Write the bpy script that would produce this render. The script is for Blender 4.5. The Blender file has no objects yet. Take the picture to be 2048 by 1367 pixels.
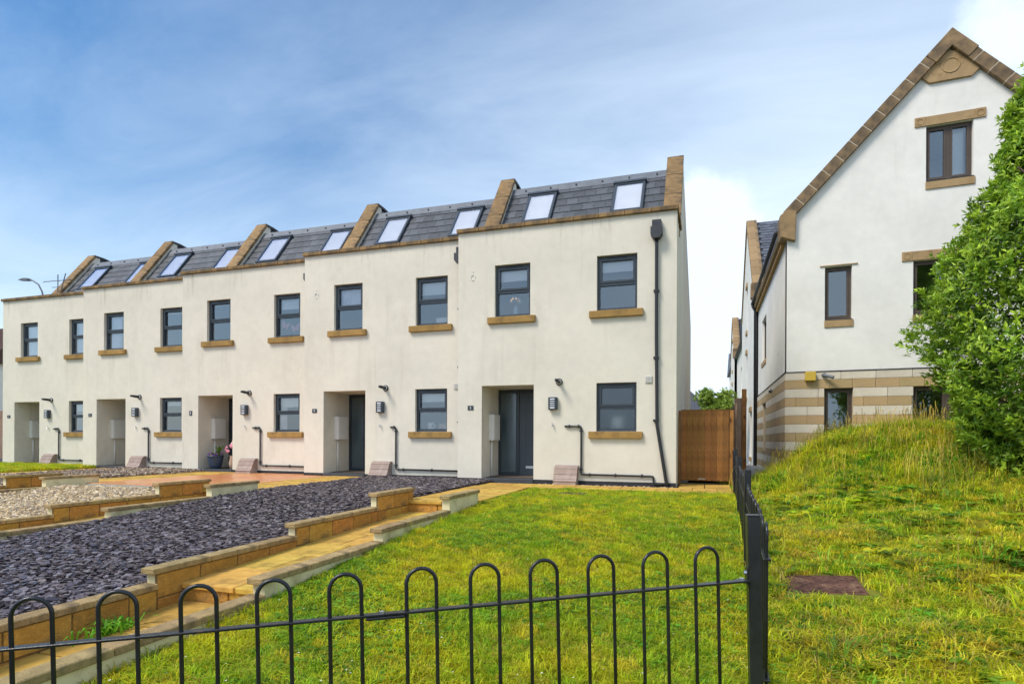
import bpy, bmesh, math, random
import numpy as np
from math import radians, sin, cos, tan, pi, sqrt, atan2, hypot
from mathutils import Vector, Matrix
from mathutils.geometry import tessellate_polygon

random.seed(7); RNG = np.random.default_rng(7)
sc = bpy.context.scene
COL = sc.collection

# ------------------------------------------------------------------ camera
CAMZ = 0.881; FPX = 1191.6; YAW = radians(18.0666); ROLL = radians(.2515)
cd = bpy.data.cameras.new('camera'); cam = bpy.data.objects.new('camera', cd); COL.objects.link(cam)
cd.sensor_width = 36; cd.lens = FPX / 2048 * 36; cd.shift_y = (878.52 - 683.5) / 2048
cd.clip_start = .05; cd.clip_end = 3000
r_ = Vector((cos(YAW), sin(YAW), 0)); u_ = Vector((0, 0, 1)); f_ = Vector((-sin(YAW), cos(YAW), 0))
cr = cos(ROLL) * r_ + sin(ROLL) * u_; cu = -sin(ROLL) * r_ + cos(ROLL) * u_
m = Matrix.Identity(4)
for i in range(3):
    m[i][0] = cr[i]; m[i][1] = cu[i]; m[i][2] = -f_[i]
m[2][3] = CAMZ
cam.matrix_world = m
sc.camera = cam

# ------------------------------------------------------------------ sky, sun, exposure
SUN_EL = radians(52); SUN_AZ = radians(222)        # azimuth clockwise from +Y (towards the houses)
w = bpy.data.worlds.new('World'); sc.world = w; w.use_nodes = True
nt = w.node_tree; N = nt.nodes; Lk = nt.links; N.clear()
def wn(t, **k):
    n = N.new(t)
    for a, b in k.items(): setattr(n, a, b)
    return n
out = wn('ShaderNodeOutputWorld'); bg = wn('ShaderNodeBackground'); bg.inputs[1].default_value = .15
sky = wn('ShaderNodeTexSky', sky_type='NISHITA', sun_disc=False, sun_elevation=SUN_EL, sun_rotation=SUN_AZ)
sky.air_density = 1.15; sky.dust_density = 1.2; sky.ozone_density = 2.0
tc = wn('ShaderNodeTexCoord'); sep = wn('ShaderNodeSeparateXYZ'); Lk.new(tc.outputs['Generated'], sep.inputs[0])
def wmath(op, a, b=None, clamp=False):
    n = wn('ShaderNodeMath', operation=op, use_clamp=clamp)
    for i, s in enumerate((a, b)):
        if s is None: continue
        if isinstance(s, (int, float)): n.inputs[i].default_value = s
        else: Lk.new(s, n.inputs[i])
    return n.outputs[0]
zc = wmath('MAXIMUM', sep.outputs[2], 0.0); den = wmath('ADD', zc, .18)
cxy = wn('ShaderNodeCombineXYZ')
Lk.new(wmath('DIVIDE', sep.outputs[0], den), cxy.inputs[0]); Lk.new(wmath('DIVIDE', sep.outputs[1], den), cxy.inputs[1])
mp = wn('ShaderNodeMapping'); mp.inputs['Rotation'].default_value = (0, 0, radians(35)); mp.inputs['Scale'].default_value = (1, 2.1, 1)
mp.inputs['Location'].default_value = (3.1, 1.7, 0)
Lk.new(cxy.outputs[0], mp.inputs[0])
nz = wn('ShaderNodeTexNoise'); nz.inputs['Scale'].default_value = 1.15; nz.inputs['Detail'].default_value = 9; nz.inputs['Roughness'].default_value = .58; nz.inputs['Distortion'].default_value = .5
Lk.new(mp.outputs[0], nz.inputs['Vector'])
nz2 = wn('ShaderNodeTexNoise'); nz2.inputs['Scale'].default_value = .55; nz2.inputs['Detail'].default_value = 3
Lk.new(cxy.outputs[0], nz2.inputs['Vector'])
# thin cirrus veil: thicker towards the horizon and the eastern (right-hand) sky, streaked by noise
def wsmooth(v, lo, hi, a, b):
    n = wn('ShaderNodeMapRange', interpolation_type='SMOOTHSTEP'); Lk.new(v, n.inputs[0])
    for i, q in enumerate((lo, hi, a, b)): n.inputs[i + 1].default_value = q
    return n.outputs[0]
east = wsmooth(sep.outputs[0], -.86, .08, 0, .50)
low = wsmooth(sep.outputs[2], .0, .60, .74, 0)
streak = wmath('MULTIPLY', wmath('SUBTRACT', nz.outputs[0], .5), .6)
patch = wmath('MULTIPLY', wmath('SUBTRACT', nz2.outputs[0], .5), .2)
veil = wmath('ADD', wmath('ADD', east, low), wmath('ADD', streak, wmath('ADD', patch, .015)))
# two loose cumulus clouds low over the roofs
nz3 = wn('ShaderNodeTexNoise'); nz3.inputs['Scale'].default_value = 7.; nz3.inputs['Detail'].default_value = 8; nz3.inputs['Roughness'].default_value = .6
Lk.new(tc.outputs['Generated'], nz3.inputs['Vector'])
for (px_, py_, rad) in ((1425, 470, .994), (2120, -10, .992)):
    dv = (f_ + (px_ - 1024) / FPX * cr + (878.52 - py_) / FPX * cu).normalized()
    dt = wn('ShaderNodeVectorMath', operation='DOT_PRODUCT'); dt.inputs[1].default_value = dv; Lk.new(tc.outputs['Generated'], dt.inputs[0])
    fall = wsmooth(dt.outputs['Value'], rad, .9995, 0, .62)
    cl = wsmooth(wmath('ADD', fall, wmath('MULTIPLY', wmath('SUBTRACT', nz3.outputs[0], .5), 1.3)), .25, .75, 0, .42)
    veil = wmath('ADD', veil, cl)
mr = wn('ShaderNodeMapRange'); mr.inputs[1].default_value = 0; mr.inputs[2].default_value = 1; mr.inputs[3].default_value = .0; mr.inputs[4].default_value = 1
Lk.new(wmath('MINIMUM', wmath('MAXIMUM', veil, .0), .97), mr.inputs[0])
mix = wn('ShaderNodeMix', data_type='RGBA'); Lk.new(mr.outputs[0], mix.inputs[0]); hs = wn('ShaderNodeHueSaturation'); hs.inputs['Saturation'].default_value = 1.85; hs.inputs['Value'].default_value = .64; Lk.new(sky.outputs[0], hs.inputs['Color']); Lk.new(hs.outputs[0], mix.inputs[6])
mix.inputs[7].default_value = (4.5, 5.2, 6.0, 1)
Lk.new(mix.outputs[2], bg.inputs[0]); Lk.new(bg.outputs[0], out.inputs[0])

sl = bpy.data.lights.new('sun', 'SUN'); sun = bpy.data.objects.new('sun', sl); COL.objects.link(sun)
sl.energy = 2.2; sl.angle = radians(20); sl.color = (1, .94, .84)
sd = Vector((sin(SUN_AZ) * cos(SUN_EL), cos(SUN_AZ) * cos(SUN_EL), sin(SUN_EL)))
sun.rotation_euler = sd.to_track_quat('Z', 'Y').to_euler(); sun.location = (0, 0, 30)
vs = sc.view_settings; vs.view_transform = 'Standard'; vs.look = 'None'; vs.exposure = 0.58; vs.gamma = 1; vs.use_curve_mapping = False

sc.render.engine = 'CYCLES'; sc.cycles.use_denoising = True; sc.cycles.max_bounces = 4; sc.cycles.use_light_tree = False; sc.cycles.use_adaptive_sampling = True; sc.cycles.adaptive_threshold = .02; sc.cycles.diffuse_bounces = 3; sc.cycles.glossy_bounces = 3; sc.cycles.transmission_bounces = 3; sc.cycles.transparent_max_bounces = 8

# ------------------------------------------------------------------ materials
MATS = {}
def newmat(name):
    mt = bpy.data.materials.new(name); mt.use_nodes = True; t = mt.node_tree; t.nodes.clear()
    o = t.nodes.new('ShaderNodeOutputMaterial'); b = t.nodes.new('ShaderNodeBsdfPrincipled'); t.links.new(b.outputs[0], o.inputs[0])
    MATS[name] = mt
    return mt, t, b, o
def nd(t, typ, **k):
    n = t.nodes.new(typ)
    for a, b in k.items(): setattr(n, a, b)
    return n
def setin(t, sock, v):
    if isinstance(v, (int, float)): sock.default_value = v
    elif isinstance(v, (tuple, list)): sock.default_value = tuple(v) if len(v) == 4 or sock.type == 'VECTOR' else (*v, 1)
    else: t.links.new(v, sock)
def mth(t, op, a, b=0.0, clamp=False):
    n = nd(t, 'ShaderNodeMath', operation=op, use_clamp=clamp); setin(t, n.inputs[0], a); setin(t, n.inputs[1], b); return n.outputs[0]
def noise(t, vec, scale, detail=4, rough=.55, stretch=None, dist=0):
    if stretch:
        mp = nd(t, 'ShaderNodeMapping'); mp.inputs['Scale'].default_value = stretch; t.links.new(vec, mp.inputs[0]); vec = mp.outputs[0]
    n = nd(t, 'ShaderNodeTexNoise'); n.inputs['Scale'].default_value = scale; n.inputs['Detail'].default_value = detail
    n.inputs['Roughness'].default_value = rough; n.inputs['Distortion'].default_value = dist; t.links.new(vec, n.inputs['Vector']); return n.outputs[0]
def ramp(t, fac, lo, hi, a=0.0, b=1.0):
    n = nd(t, 'ShaderNodeMapRange', interpolation_type='SMOOTHSTEP'); t.links.new(fac, n.inputs[0])
    for i, v in enumerate((lo, hi, a, b)): n.inputs[i + 1].default_value = v
    return n.outputs[0]
def mixc(t, fac, a, b, blend='MIX'):
    n = nd(t, 'ShaderNodeMix', data_type='RGBA', blend_type=blend); setin(t, n.inputs[0], fac); setin(t, n.inputs[6], a); setin(t, n.inputs[7], b); return n.outputs[2]
def coords(t, kind='Object'):
    if kind == 'World': return nd(t, 'ShaderNodeNewGeometry').outputs['Position']
    return nd(t, 'ShaderNodeTexCoord').outputs['Object']
def vary(t, col, vec, scale, amt, detail=5):
    """noise value variation"""
    f = noise(t, vec, scale, detail)
    g = ramp(t, f, .25, .75, 1 - amt, 1 + amt)
    n = nd(t, 'ShaderNodeVectorMath', operation='SCALE'); setin(t, n.inputs[0], col); t.links.new(g, n.inputs['Scale']); return n.outputs[0]
def rnd(t, col, amt, hue=0):
    oi = nd(t, 'ShaderNodeObjectInfo'); g = ramp_lin(t, oi.outputs['Random'], 1 - amt, 1 + amt)
    h = nd(t, 'ShaderNodeHueSaturation'); setin(t, h.inputs['Color'], col); t.links.new(g, h.inputs['Value'])
    if hue:
        t.links.new(ramp_lin(t, mth(t, 'FRACT', mth(t, 'MULTIPLY', oi.outputs['Random'], 7.31)), .5 - hue, .5 + hue), h.inputs['Hue'])
    return h.outputs[0]
def ramp_lin(t, fac, a, b):
    n = nd(t, 'ShaderNodeMapRange'); t.links.new(fac, n.inputs[0]); n.inputs[3].default_value = a; n.inputs[4].default_value = b; return n.outputs[0]
def bump(t, b, h, strength, dist=.01):
    n = nd(t, 'ShaderNodeBump'); n.inputs['Strength'].default_value = strength; n.inputs['Distance'].default_value = dist
    t.links.new(h, n.inputs['Height']); t.links.new(n.outputs[0], b.inputs['Normal'])
def M(name, col, rough=.8, var=.12, scale=5, rand=0, hue=0, bmp=0, bscale=60, spec=.3, metal=0, stain=None, stain_scale=3, stain_lo=.5, stain_hi=.75, world=False, stretch=None, bdist=.01):
    mt, t, b, o = newmat(name)
    v = coords(t, 'World' if world else 'Object')
    c = col
    if var: c = vary(t, c, v, scale, var)
    if stain: c = mixc(t, ramp(t, noise(t, v, stain_scale, 6, .6, stretch), stain_lo, stain_hi), c, stain)
    if rand: c = rnd(t, c, rand, hue)
    setin(t, b.inputs['Base Color'], c)
    b.inputs['Roughness'].default_value = rough; b.inputs['Specular IOR Level'].default_value = spec; b.inputs['Metallic'].default_value = metal
    if bmp: bump(t, b, noise(t, v, bscale, 5, .65), bmp, bdist)
    return mt
def render_mat(name, col, dirt, topz, streak, blotch=.22):
    """painted render: faint blotches, run-off streaks below the coping, splash dirt near the ground"""
    mt, t, b, o = newmat(name); v = coords(t)
    oi = nd(t, 'ShaderNodeObjectInfo'); off = nd(t, 'ShaderNodeVectorMath', operation='ADD'); t.links.new(v, off.inputs[0])
    cmb = nd(t, 'ShaderNodeCombineXYZ'); t.links.new(mth(t, 'MULTIPLY', oi.outputs['Random'], 37.0), cmb.inputs[0]); t.links.new(cmb.outputs[0], off.inputs[1]); ov = off.outputs[0]
    c = vary(t, col, ov, .7, .06); c = vary(t, c, ov, 5, .03)
    sp = nd(t, 'ShaderNodeSeparateXYZ'); t.links.new(v, sp.inputs[0])
    top = ramp(t, sp.outputs[2], topz - .75, topz, 0, 1)
    st = ramp(t, noise(t, ov, 3.2, 5, .7, (1, 1, .09)), .53, .78)
    c = mixc(t, mth(t, 'MULTIPLY', mth(t, 'MULTIPLY', st, top), streak), c, dirt)
    st3 = ramp(t, noise(t, ov, 4.2, 4, .6, (1, 1, .05)), .56, .74)
    c = mixc(t, mth(t, 'MULTIPLY', st3, blotch * .6), c, dirt)
    st2 = ramp(t, noise(t, ov, 1.4, 6, .65, (1, 1, .45)), .52, .8)
    c = mixc(t, mth(t, 'MULTIPLY', st2, blotch), c, dirt)
    setin(t, b.inputs['Base Color'], c); b.inputs['Roughness'].default_value = .9; b.inputs['Specular IOR Level'].default_value = .2
    bump(t, b, noise(t, v, 140, 4, .7), .18, .004)
    return mt
def glass_mat(name, tint, rough=0.0, refl=1.0, body=None):
    mt, t, b, o = newmat(name); t.nodes.remove(b)
    g = nd(t, 'ShaderNodeBsdfGlossy'); g.inputs['Color'].default_value = (.80, .92, 1, 1); g.inputs['Roughness'].default_value = max(rough * .3, .008)
    if rough: tr = nd(t, 'ShaderNodeBsdfTranslucent')
    else: tr = nd(t, 'ShaderNodeBsdfTransparent')
    tr.inputs['Color'].default_value = (*tint, 1)
    fr = nd(t, 'ShaderNodeFresnel'); fr.inputs['IOR'].default_value = 1.52
    fac = mth(t, 'MULTIPLY', fr.outputs[0], refl, True)
    mx = nd(t, 'ShaderNodeMixShader'); t.links.new(fac, mx.inputs[0]); t.links.new(tr.outputs[0], mx.inputs[1]); t.links.new(g.outputs[0], mx.inputs[2])
    t.links.new(mx.outputs[0], o.inputs[0])
    return mt
CREAM = (.72, .672, .565)
m_render = render_mat('cream_render', CREAM, (.26, .21, .14), 5.5, .9)
m_white = render_mat('white_render', (.80, .775, .715), (.50, .45, .36), 6.6, .18, .1)
m_bedwall = M('cream_garden_render', (.76, .67, .40), .9, .1, 3, stain=(.40, .33, .16), stain_scale=3.5, stain_lo=.48, stain_hi=.75, bmp=.2, bscale=120)
m_ochre = M('ochre_sill_stone', (.36, .215, .065), .75, .14, 7, rand=.1, stain=(.2, .12, .04), stain_scale=5, bmp=.2, bscale=90)
m_brown = M('weathered_coping_stone', (.275, .172, .075), .82, .22, 5, rand=.18, stain=(.105, .075, .045), stain_scale=3.5, stain_lo=.44, stain_hi=.70, bmp=.25, bscale=70, stretch=(1, .5, .5))
m_rbstone = M('brown_gable_stone', (.33, .22, .11), .82, .18, 3, rand=.16, stain=(.11, .08, .055), stain_scale=1.7, stain_lo=.42, stain_hi=.70, bmp=.25, bscale=60)
m_rblint = M('tan_dressed_stone', (.40, .27, .135), .8, .12, 4, rand=.06, stain=(.25, .15, .06), stain_scale=3, bmp=.15, bscale=80)
m_joint = M('pale_mortar', (.62, .54, .42), .9, .1, 20)
m_band_o = M('tan_ashlar', (.47, .33, .17), .85, .1, 5, rand=.12, hue=.008, stain=(.33, .24, .14), stain_scale=2, bmp=.2, bscale=70)
m_band_c = M('cream_ashlar', (.66, .585, .475), .85, .08, 5, rand=.06, stain=(.48, .41, .32), stain_scale=1.6, bmp=.2, bscale=70)
m_mortar = M('joint_mortar', (.50, .41, .29), .95, .1, 12)
m_slate = M('roof_slate', (.072, .078, .088), .55, .2, 9, rand=.3, hue=.02, stain=(.11, .125, .15), stain_scale=5, stain_lo=.5, stain_hi=.8, bmp=.25, bscale=50, spec=.45, stretch=(1, .3, 1))
m_slate2 = M('far_roof_slate', (.10, .11, .135), .6, .2, 9, rand=.3, hue=.02, bmp=.25, bscale=50)
m_deck = M('roof_underlay', (.035, .04, .05), .8, .1, 5)
m_lead = M('lead_flashing', (.13, .145, .165), .5, .15, 6, bmp=.1, bscale=40, spec=.5)
m_leadd = M('dark_lead', (.055, .06, .068), .6, .15, 6, bmp=.1, bscale=40)
m_frame = M('anthracite_frame', (.036, .048, .062), .38, .04, 4, spec=.5)
m_door = M('anthracite_door', (.062, .08, .102), .45, .05, 4, spec=.5)
m_black = M('black_plastic', (.02, .022, .025), .38, .1, 10, spec=.5)
m_dpc = M('dark_plinth', (.035, .035, .04), .8, .2, 8)
m_step = M('slate_doorstep', (.06, .065, .075), .5, .15, 6, bmp=.1)
m_silver = M('brushed_metal', (.6, .61, .62), .3, .05, 30, metal=1)
m_whitepl = M('white_plastic', (.74, .73, .69), .5, .04, 3, spec=.4)
m_vent = M('vent_plastic', (.62, .60, .55), .6, .04, 3)
m_lampw = M('lamp_diffuser', (.8, .82, .84), .4, 0)
m_gas = M('brown_meter_plastic', (.33, .245, .205), .65, .1, 6, bmp=.12, bscale=90, stain=(.42, .34, .30), stain_scale=3)
m_int = M('interior_paint', (.75, .74, .71), .9, .03, 1)
m_floor = M('interior_floor', (.16, .12, .09), .8, .1, 2)
m_blind = M('roller_blind', (.85, .85, .84), .9, .03, 2)
m_net = M('net_curtain', (.80, .78, .84), .95, .1, 3, stretch=(20, 1, .3))
m_glass = glass_mat('window_glass', (.96, .98, .99), 0, 4.6)
m_frost = glass_mat('frosted_glass', (.70, .78, .80), .6, 3.0)
m_sky = glass_mat('skylight_glass', (.88, .88, .92), 0, 2.6)
m_rbframe = M('brown_window_frame', (.085, .062, .047), .5, .1, 4, spec=.4)
m_block = M('orange_wall_block', (.52, .27, .055), .85, .22, 6, rand=.16, hue=.012, stain=(.27, .16, .055), stain_scale=5, stain_lo=.48, stain_hi=.68, bmp=.8, bscale=38, bdist=.03)
m_bmort = M('yellow_mortar', (.20, .135, .06), .95, .15, 9)
m_gcope = M('garden_coping_stone', (.37, .265, .12), .85, .25, 9, rand=.16, hue=.01, stain=(.20, .15, .075), stain_scale=6, stain_lo=.5, stain_hi=.72, bmp=.8, bscale=55, bdist=.02)
m_flag = M('yellow_flagstone', (.55, .345, .075), .8, .25, 5, rand=.16, hue=.01, stain=(.30, .19, .05), stain_scale=3.3, stain_lo=.45, stain_hi=.7, bmp=.4, bscale=28, spec=.15, bdist=.015)
m_grout = M('path_bedding', (.13, .095, .03), .95, .2, 8)
m_terra = M('terracotta_tile', (.62, .25, .085), .3, .1, 4, rand=.08, hue=.008, stain=(.66, .33, .14), stain_scale=2, spec=.5)
m_conc = M('grey_concrete', (.30, .27, .21), .9, .15, 4, bmp=.3, bscale=40)
m_alley = M('alley_concrete', (.36, .35, .33), .9, .12, 1, world=True)
m_asph = M('asphalt', (.055, .055, .058), .9, .2, 30, bmp=.4, bscale=120, world=True)
m_steel = M('black_painted_steel', (.012, .0135, .016), .30, .3, 14, rand=.2, spec=.5, bmp=.12, bscale=90, stain=(.07, .035, .02), stain_scale=11, stain_lo=.66, stain_hi=.74)
m_gate = M('stained_gate_board', (.30, .135, .034), .7, .3, 4, rand=.2, hue=.008, stain=(.09, .03, .008), stain_scale=7, stain_lo=.55, stain_hi=.70, stretch=(1.6, 1.6, .8), bmp=.25, bscale=30)
m_fence = M('weathered_fence_board', (.30, .19, .13), .85, .25, 3, rand=.15, stain=(.42, .34, .30), stain_scale=3, stretch=(2, 2, .3), bmp=.3)
m_soil = M('garden_soil', (.06, .05, .025), .95, .3, 6, world=True, bmp=.5, bscale=30)
m_bark = M('bark', (.10, .075, .05), .9, .3, 12, bmp=.6, bscale=30)
m_yellow = M('alarm_yellow', (.62, .42, .06), .5, .06, 4)
m_grey = M('camera_grey', (.16, .17, .19), .45, .06, 4)
m_tile = M('brown_roof_tile', (.10, .055, .045), .8, .15, 4, rand=.15)
m_iron = M('rusty_cover_iron', (.10, .045, .03), .75, .45, 9, stain=(.24, .14, .08), stain_scale=6, bmp=.3, bscale=50)
m_pot = M('blue_glazed_pot', (.035, .06, .11), .3, .1, 5, spec=.5)
m_pink = M('pink_petal', (.75, .30, .42), .7, .2, 30)
m_purple = M('purple_petal', (.28, .06, .38), .7, .2, 30)
m_cream2 = M('cream_petal', (.80, .62, .52), .7, .2, 30)
m_beigepot = M('beige_ceramic', (.55, .38, .28), .6, .1, 6)
m_vase = M('pale_blue_vase', (.35, .50, .60), .2, .05, 5)
m_ball = M('white_ball_panel', (.80, .80, .80), .4, .02, 5)
m_ballb = M('black_ball_panel', (.02, .02, .022), .4, 0)

# foliage / grass (colour patches belong to the sward itself: clover, moss, dry stems)
def foliage(name, cols, patch_scale, attr=None, trans=.35, rand=.25, rough=.55):
    mt, t, b, o = newmat(name); p = coords(t, 'World')
    f1 = noise(t, p, patch_scale, 4, .6); f2 = noise(t, p, patch_scale * 3.7, 5, .65)
    c = mixc(t, ramp(t, f1, .43, .57), cols[0], cols[1])
    c = mixc(t, ramp(t, f2, .54, .66), c, cols[2])
    if len(cols) > 3: c = mixc(t, ramp(t, noise(t, p, patch_scale * 1.9, 5, .7, (1, 1.3, 1)), .56, .74), c, cols[3])
    if attr:
        at = nd(t, 'ShaderNodeAttribute', attribute_name=attr)
        c = mixc(t, at.outputs['Fac'], c, cols[-1])
    c = rnd(t, c, rand * 1.5, .022)
    setin(t, b.inputs['Base Color'], c); b.inputs['Roughness'].default_value = rough; b.inputs['Specular IOR Level'].default_value = .25
    tr = nd(t, 'ShaderNodeBsdfTranslucent'); setin(t, tr.inputs['Color'], c)
    mx = nd(t, 'ShaderNodeMixShader'); mx.inputs[0].default_value = trans
    t.links.new(b.outputs[0], mx.inputs[1]); t.links.new(tr.outputs[0], mx.inputs[2]); t.links.new(mx.outputs[0], o.inputs[0])
    return mt
G_GREEN = (.17, .30, .02); G_LIME = (.34, .40, .022); G_DRY = (.66, .52, .11); G_BROWN = (.46, .29, .07)
m_grassA = foliage('lawn_grass', [(.36, .51, .02), (.63, .63, .02), (.73, .64, .035), (.24, .48, .018)], .75, trans=.5)
m_grassB = foliage('bank_grass', [(.68, .67, .03), (.80, .67, .06), (.38, .60, .022), (.74, .51, .08)], .7, trans=.5)
m_grassY = foliage('dry_grass', [G_DRY, (.30, .28, .05), G_BROWN], .7, rand=.3)
m_clover = foliage('clover', [(.13, .31, .02), (.19, .36, .022), (.12, .25, .018)], .8, rand=.3)
m_turf = M('turf_base', (.15, .15, .015), .95, .3, 4, world=True, stain=(.13, .095, .025), stain_scale=1.3, bmp=.5, bscale=20)

# ------------------------------------------------------------------ mesh helpers
class MB:
    def __init__(s): s.v = []; s.f = []
    def add(s, vs, fs):
        o = len(s.v); s.v += [tuple(x) for x in vs]; s.f += [tuple(i + o for i in q) for q in fs]; return s
    def box(s, x0, x1, y0, y1, z0, z1):
        return s.add([(x0, y0, z0), (x1, y0, z0), (x1, y1, z0), (x0, y1, z0), (x0, y0, z1), (x1, y0, z1), (x1, y1, z1), (x0, y1, z1)],
                     [(0, 3, 2, 1), (4, 5, 6, 7), (0, 1, 5, 4), (1, 2, 6, 5), (2, 3, 7, 6), (3, 0, 4, 7)])
    def quad(s, a, b, c, d): return s.add([a, b, c, d], [(0, 1, 2, 3)])
    def prism_x(s, prof, x0, x1):
        n = len(prof)
        return s.add([(x0, a, b) for a, b in prof] + [(x1, a, b) for a, b in prof],
                     [tuple(range(n))[::-1], tuple(range(n, 2 * n))] + [(i, (i + 1) % n, n + (i + 1) % n, n + i) for i in range(n)])
    def prism_y(s, prof, y0, y1):
        n = len(prof)
        return s.add([(a, y0, b) for a, b in prof] + [(a, y1, b) for a, b in prof],
                     [tuple(range(n)), tuple(range(n, 2 * n))[::-1]] + [(i, n + i, n + (i + 1) % n, (i + 1) % n) for i in range(n)])
    def prism_z(s, prof, z0, z1):
        n = len(prof)
        return s.add([(a, b, z0) for a, b in prof] + [(a, b, z1) for a, b in prof],
                     [tuple(range(n))[::-1], tuple(range(n, 2 * n))] + [(i, (i + 1) % n, n + (i + 1) % n, n + i) for i in range(n)])
    def tube(s, pts, r, n=10, r1=None):
        pts = [Vector(p) for p in pts]; rings = []; o = len(s.v); k = len(pts)
        up = None
        for i, p in enumerate(pts):
            d = (pts[min(i + 1, k - 1)] - pts[max(i - 1, 0)]).normalized()
            if up is None:
                up = Vector((0, 0, 1)) if abs(d.z) < .9 else Vector((1, 0, 0))
            a = d.cross(up).normalized(); b = a.cross(d).normalized(); up = b
            rr = r if r1 is None else r + (r1 - r) * i / (k - 1)
            if isinstance(r, (list, tuple)): rr = r[i]
            for j in range(n):
                t = 2 * pi * j / n; s.v.append(tuple(p + a * (cos(t) * rr) + b * (sin(t) * rr)))
        for i in range(k - 1):
            for j in range(n):
                s.f.append((o + i * n + j, o + i * n + (j + 1) % n, o + (i + 1) * n + (j + 1) % n, o + (i + 1) * n + j))
        s.f.append(tuple(o + j for j in range(n))[::-1]); s.f.append(tuple(o + (k - 1) * n + j for j in range(n)))
        return s
    def lathe(s, prof, c=(0, 0, 0), n=20):
        o = len(s.v)
        for r, z in prof:
            for j in range(n): t = 2 * pi * j / n; s.v.append((c[0] + r * cos(t), c[1] + r * sin(t), c[2] + z))
        for i in range(len(prof) - 1):
            for j in range(n): s.f.append((o + i * n + j, o + i * n + (j + 1) % n, o + (i + 1) * n + (j + 1) % n, o + (i + 1) * n + j))
        return s
    def xf(s, mtx):
        s.v = [tuple(mtx @ Vector(p)) for p in s.v]; return s
    def mesh(s, name, mat, smooth=False, bevel=0):
        me = bpy.data.meshes.new(name); me.from_pydata(s.v, [], s.f)
        if bevel:
            bm = bmesh.new(); bm.from_mesh(me)
            bmesh.ops.bevel(bm, geom=bm.edges[:], offset=bevel, segments=1, affect='EDGES', clamp_overlap=True); bm.to_mesh(me); bm.free()
        me.materials.append(mat)
        if smooth: me.polygons.foreach_set('use_smooth', [True] * len(me.polygons))
        me.update(); return me
    def build(s, name, mat, parent=None, loc=None, smooth=False, bevel=0):
        return link(name, s.mesh(name, mat, smooth, bevel), parent, loc)
def link(name, data, parent=None, loc=None, rot=None, scale=None):
    o = bpy.data.objects.new(name, data); COL.objects.link(o)
    if parent: o.parent = parent
    if loc is not None: o.location = loc
    if rot is not None: o.rotation_euler = rot
    if scale is not None: o.scale = scale
    return o
def tag(o, label=None, cat=None, group=None, kind=None):
    for k, v in (('label', label), ('category', cat), ('group', group), ('kind', kind)):
        if v: o[k] = v
    return o
def thing(name, loc, label, cat, group=None): return tag(link(name, None, None, loc), label, cat, group)
def cmesh(name, w, d, h, mat, c=.006):
    return MB().box(-w / 2, w / 2, -d / 2, d / 2, -h / 2, h / 2).mesh(name, mat, bevel=c)
def wall_plate(outer, holes, y0, y1, deep=None):
    """vertical wall in x,z with rectangular holes; front at y0, back at y1; deep: {hole index: reveal depth}"""
    b = MB(); polys = [[Vector((x, z, 0)) for x, z in outer]]
    for (a, c, d, e) in holes: polys.append([Vector((a, d, 0)), Vector((c, d, 0)), Vector((c, e, 0)), Vector((a, e, 0))])
    tri = tessellate_polygon(polys); flat = [p for q in polys for p in q]
    for y in (y0, y1):
        fs = []
        for t in tri:
            a, c, d = (flat[i] for i in t); up = (c.x - a.x) * (d.y - a.y) - (c.y - a.y) * (d.x - a.x) > 0
            fs.append(tuple(t) if up == (y == y0) else tuple(t)[::-1])
        b.add([(p.x, y, p.y) for p in flat], fs)
    n = len(outer)
    for i in range(n):
        (xa, za), (xb, zb) = outer[i], outer[(i + 1) % n]; b.quad((xa, y0, za), (xa, y1, za), (xb, y1, zb), (xb, y0, zb))
    for k, (x0, x1, z0, z1) in enumerate(holes):
        yd = (deep or {}).get(k, y1)
        b.quad((x0, y0, z0), (x0, yd, z0), (x0, yd, z1), (x0, y0, z1)); b.quad((x1, y0, z0), (x1, y0, z1), (x1, yd, z1), (x1, yd, z0))
        b.quad((x0, y0, z1), (x0, yd, z1), (x1, yd, z1), (x1, y0, z1)); b.quad((x0, y0, z0), (x1, y0, z0), (x1, yd, z0), (x0, yd, z0))
    return b
def text_mesh(txt, size, mat, depth=.002):
    cu = bpy.data.curves.new('digit', 'FONT'); cu.body = txt; cu.size = size; cu.align_x = 'CENTER'; cu.align_y = 'CENTER'; cu.extrude = depth
    o = bpy.data.objects.new('digit', cu); COL.objects.link(o); bpy.context.view_layer.update()
    me = bpy.data.meshes.new_from_object(o); bpy.data.objects.remove(o); me.materials.clear(); me.materials.append(mat); return me


# ------------------------------------------------------------------ the terrace
PX, PY = 4.42, .393; HX5, HY5 = -5.344, 12.423
TH = math.atan(1.313)                                  # roof pitch of the steep front slope
def hx(k): return HX5 - (5 - k) * PX + (.10 if k == 1 else 0)
def hy(k): return HY5 + (5 - k) * PY
def slope_z(v, off): return 6.22 + 1.313 * (v - 1.64) - off
W1 = (.875, 1.693, 3.577, 4.73); W2 = (3.147, 3.982, 3.577, 4.73); W3 = (3.145, 3.977, 1.06, 2.074); ALC = (.577, 1.783, .0, 2.074)
spot_me = MB().tube([(0, .005, 0), (0, -.0025, 0)], .014, 10).mesh('filled_hole', m_vent)
rfix = MB().box(-.018, .018, -.015, .02, -.015, .018).mesh('ridge_fixing', m_leadd)
def slate_mesh(w):
    b = MB(); L = .40
    b.box(-w / 2 + .003, w / 2 - .003, 0, L, 0, .012)
    b.v = [(x, y, z + .018 * (1 - y / L)) for x, y, z in b.v]
    return b.mesh('slate', m_slate)
slate_me = slate_mesh(.2893); slate_half = slate_mesh(.1446)
cope_me = {}
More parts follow.
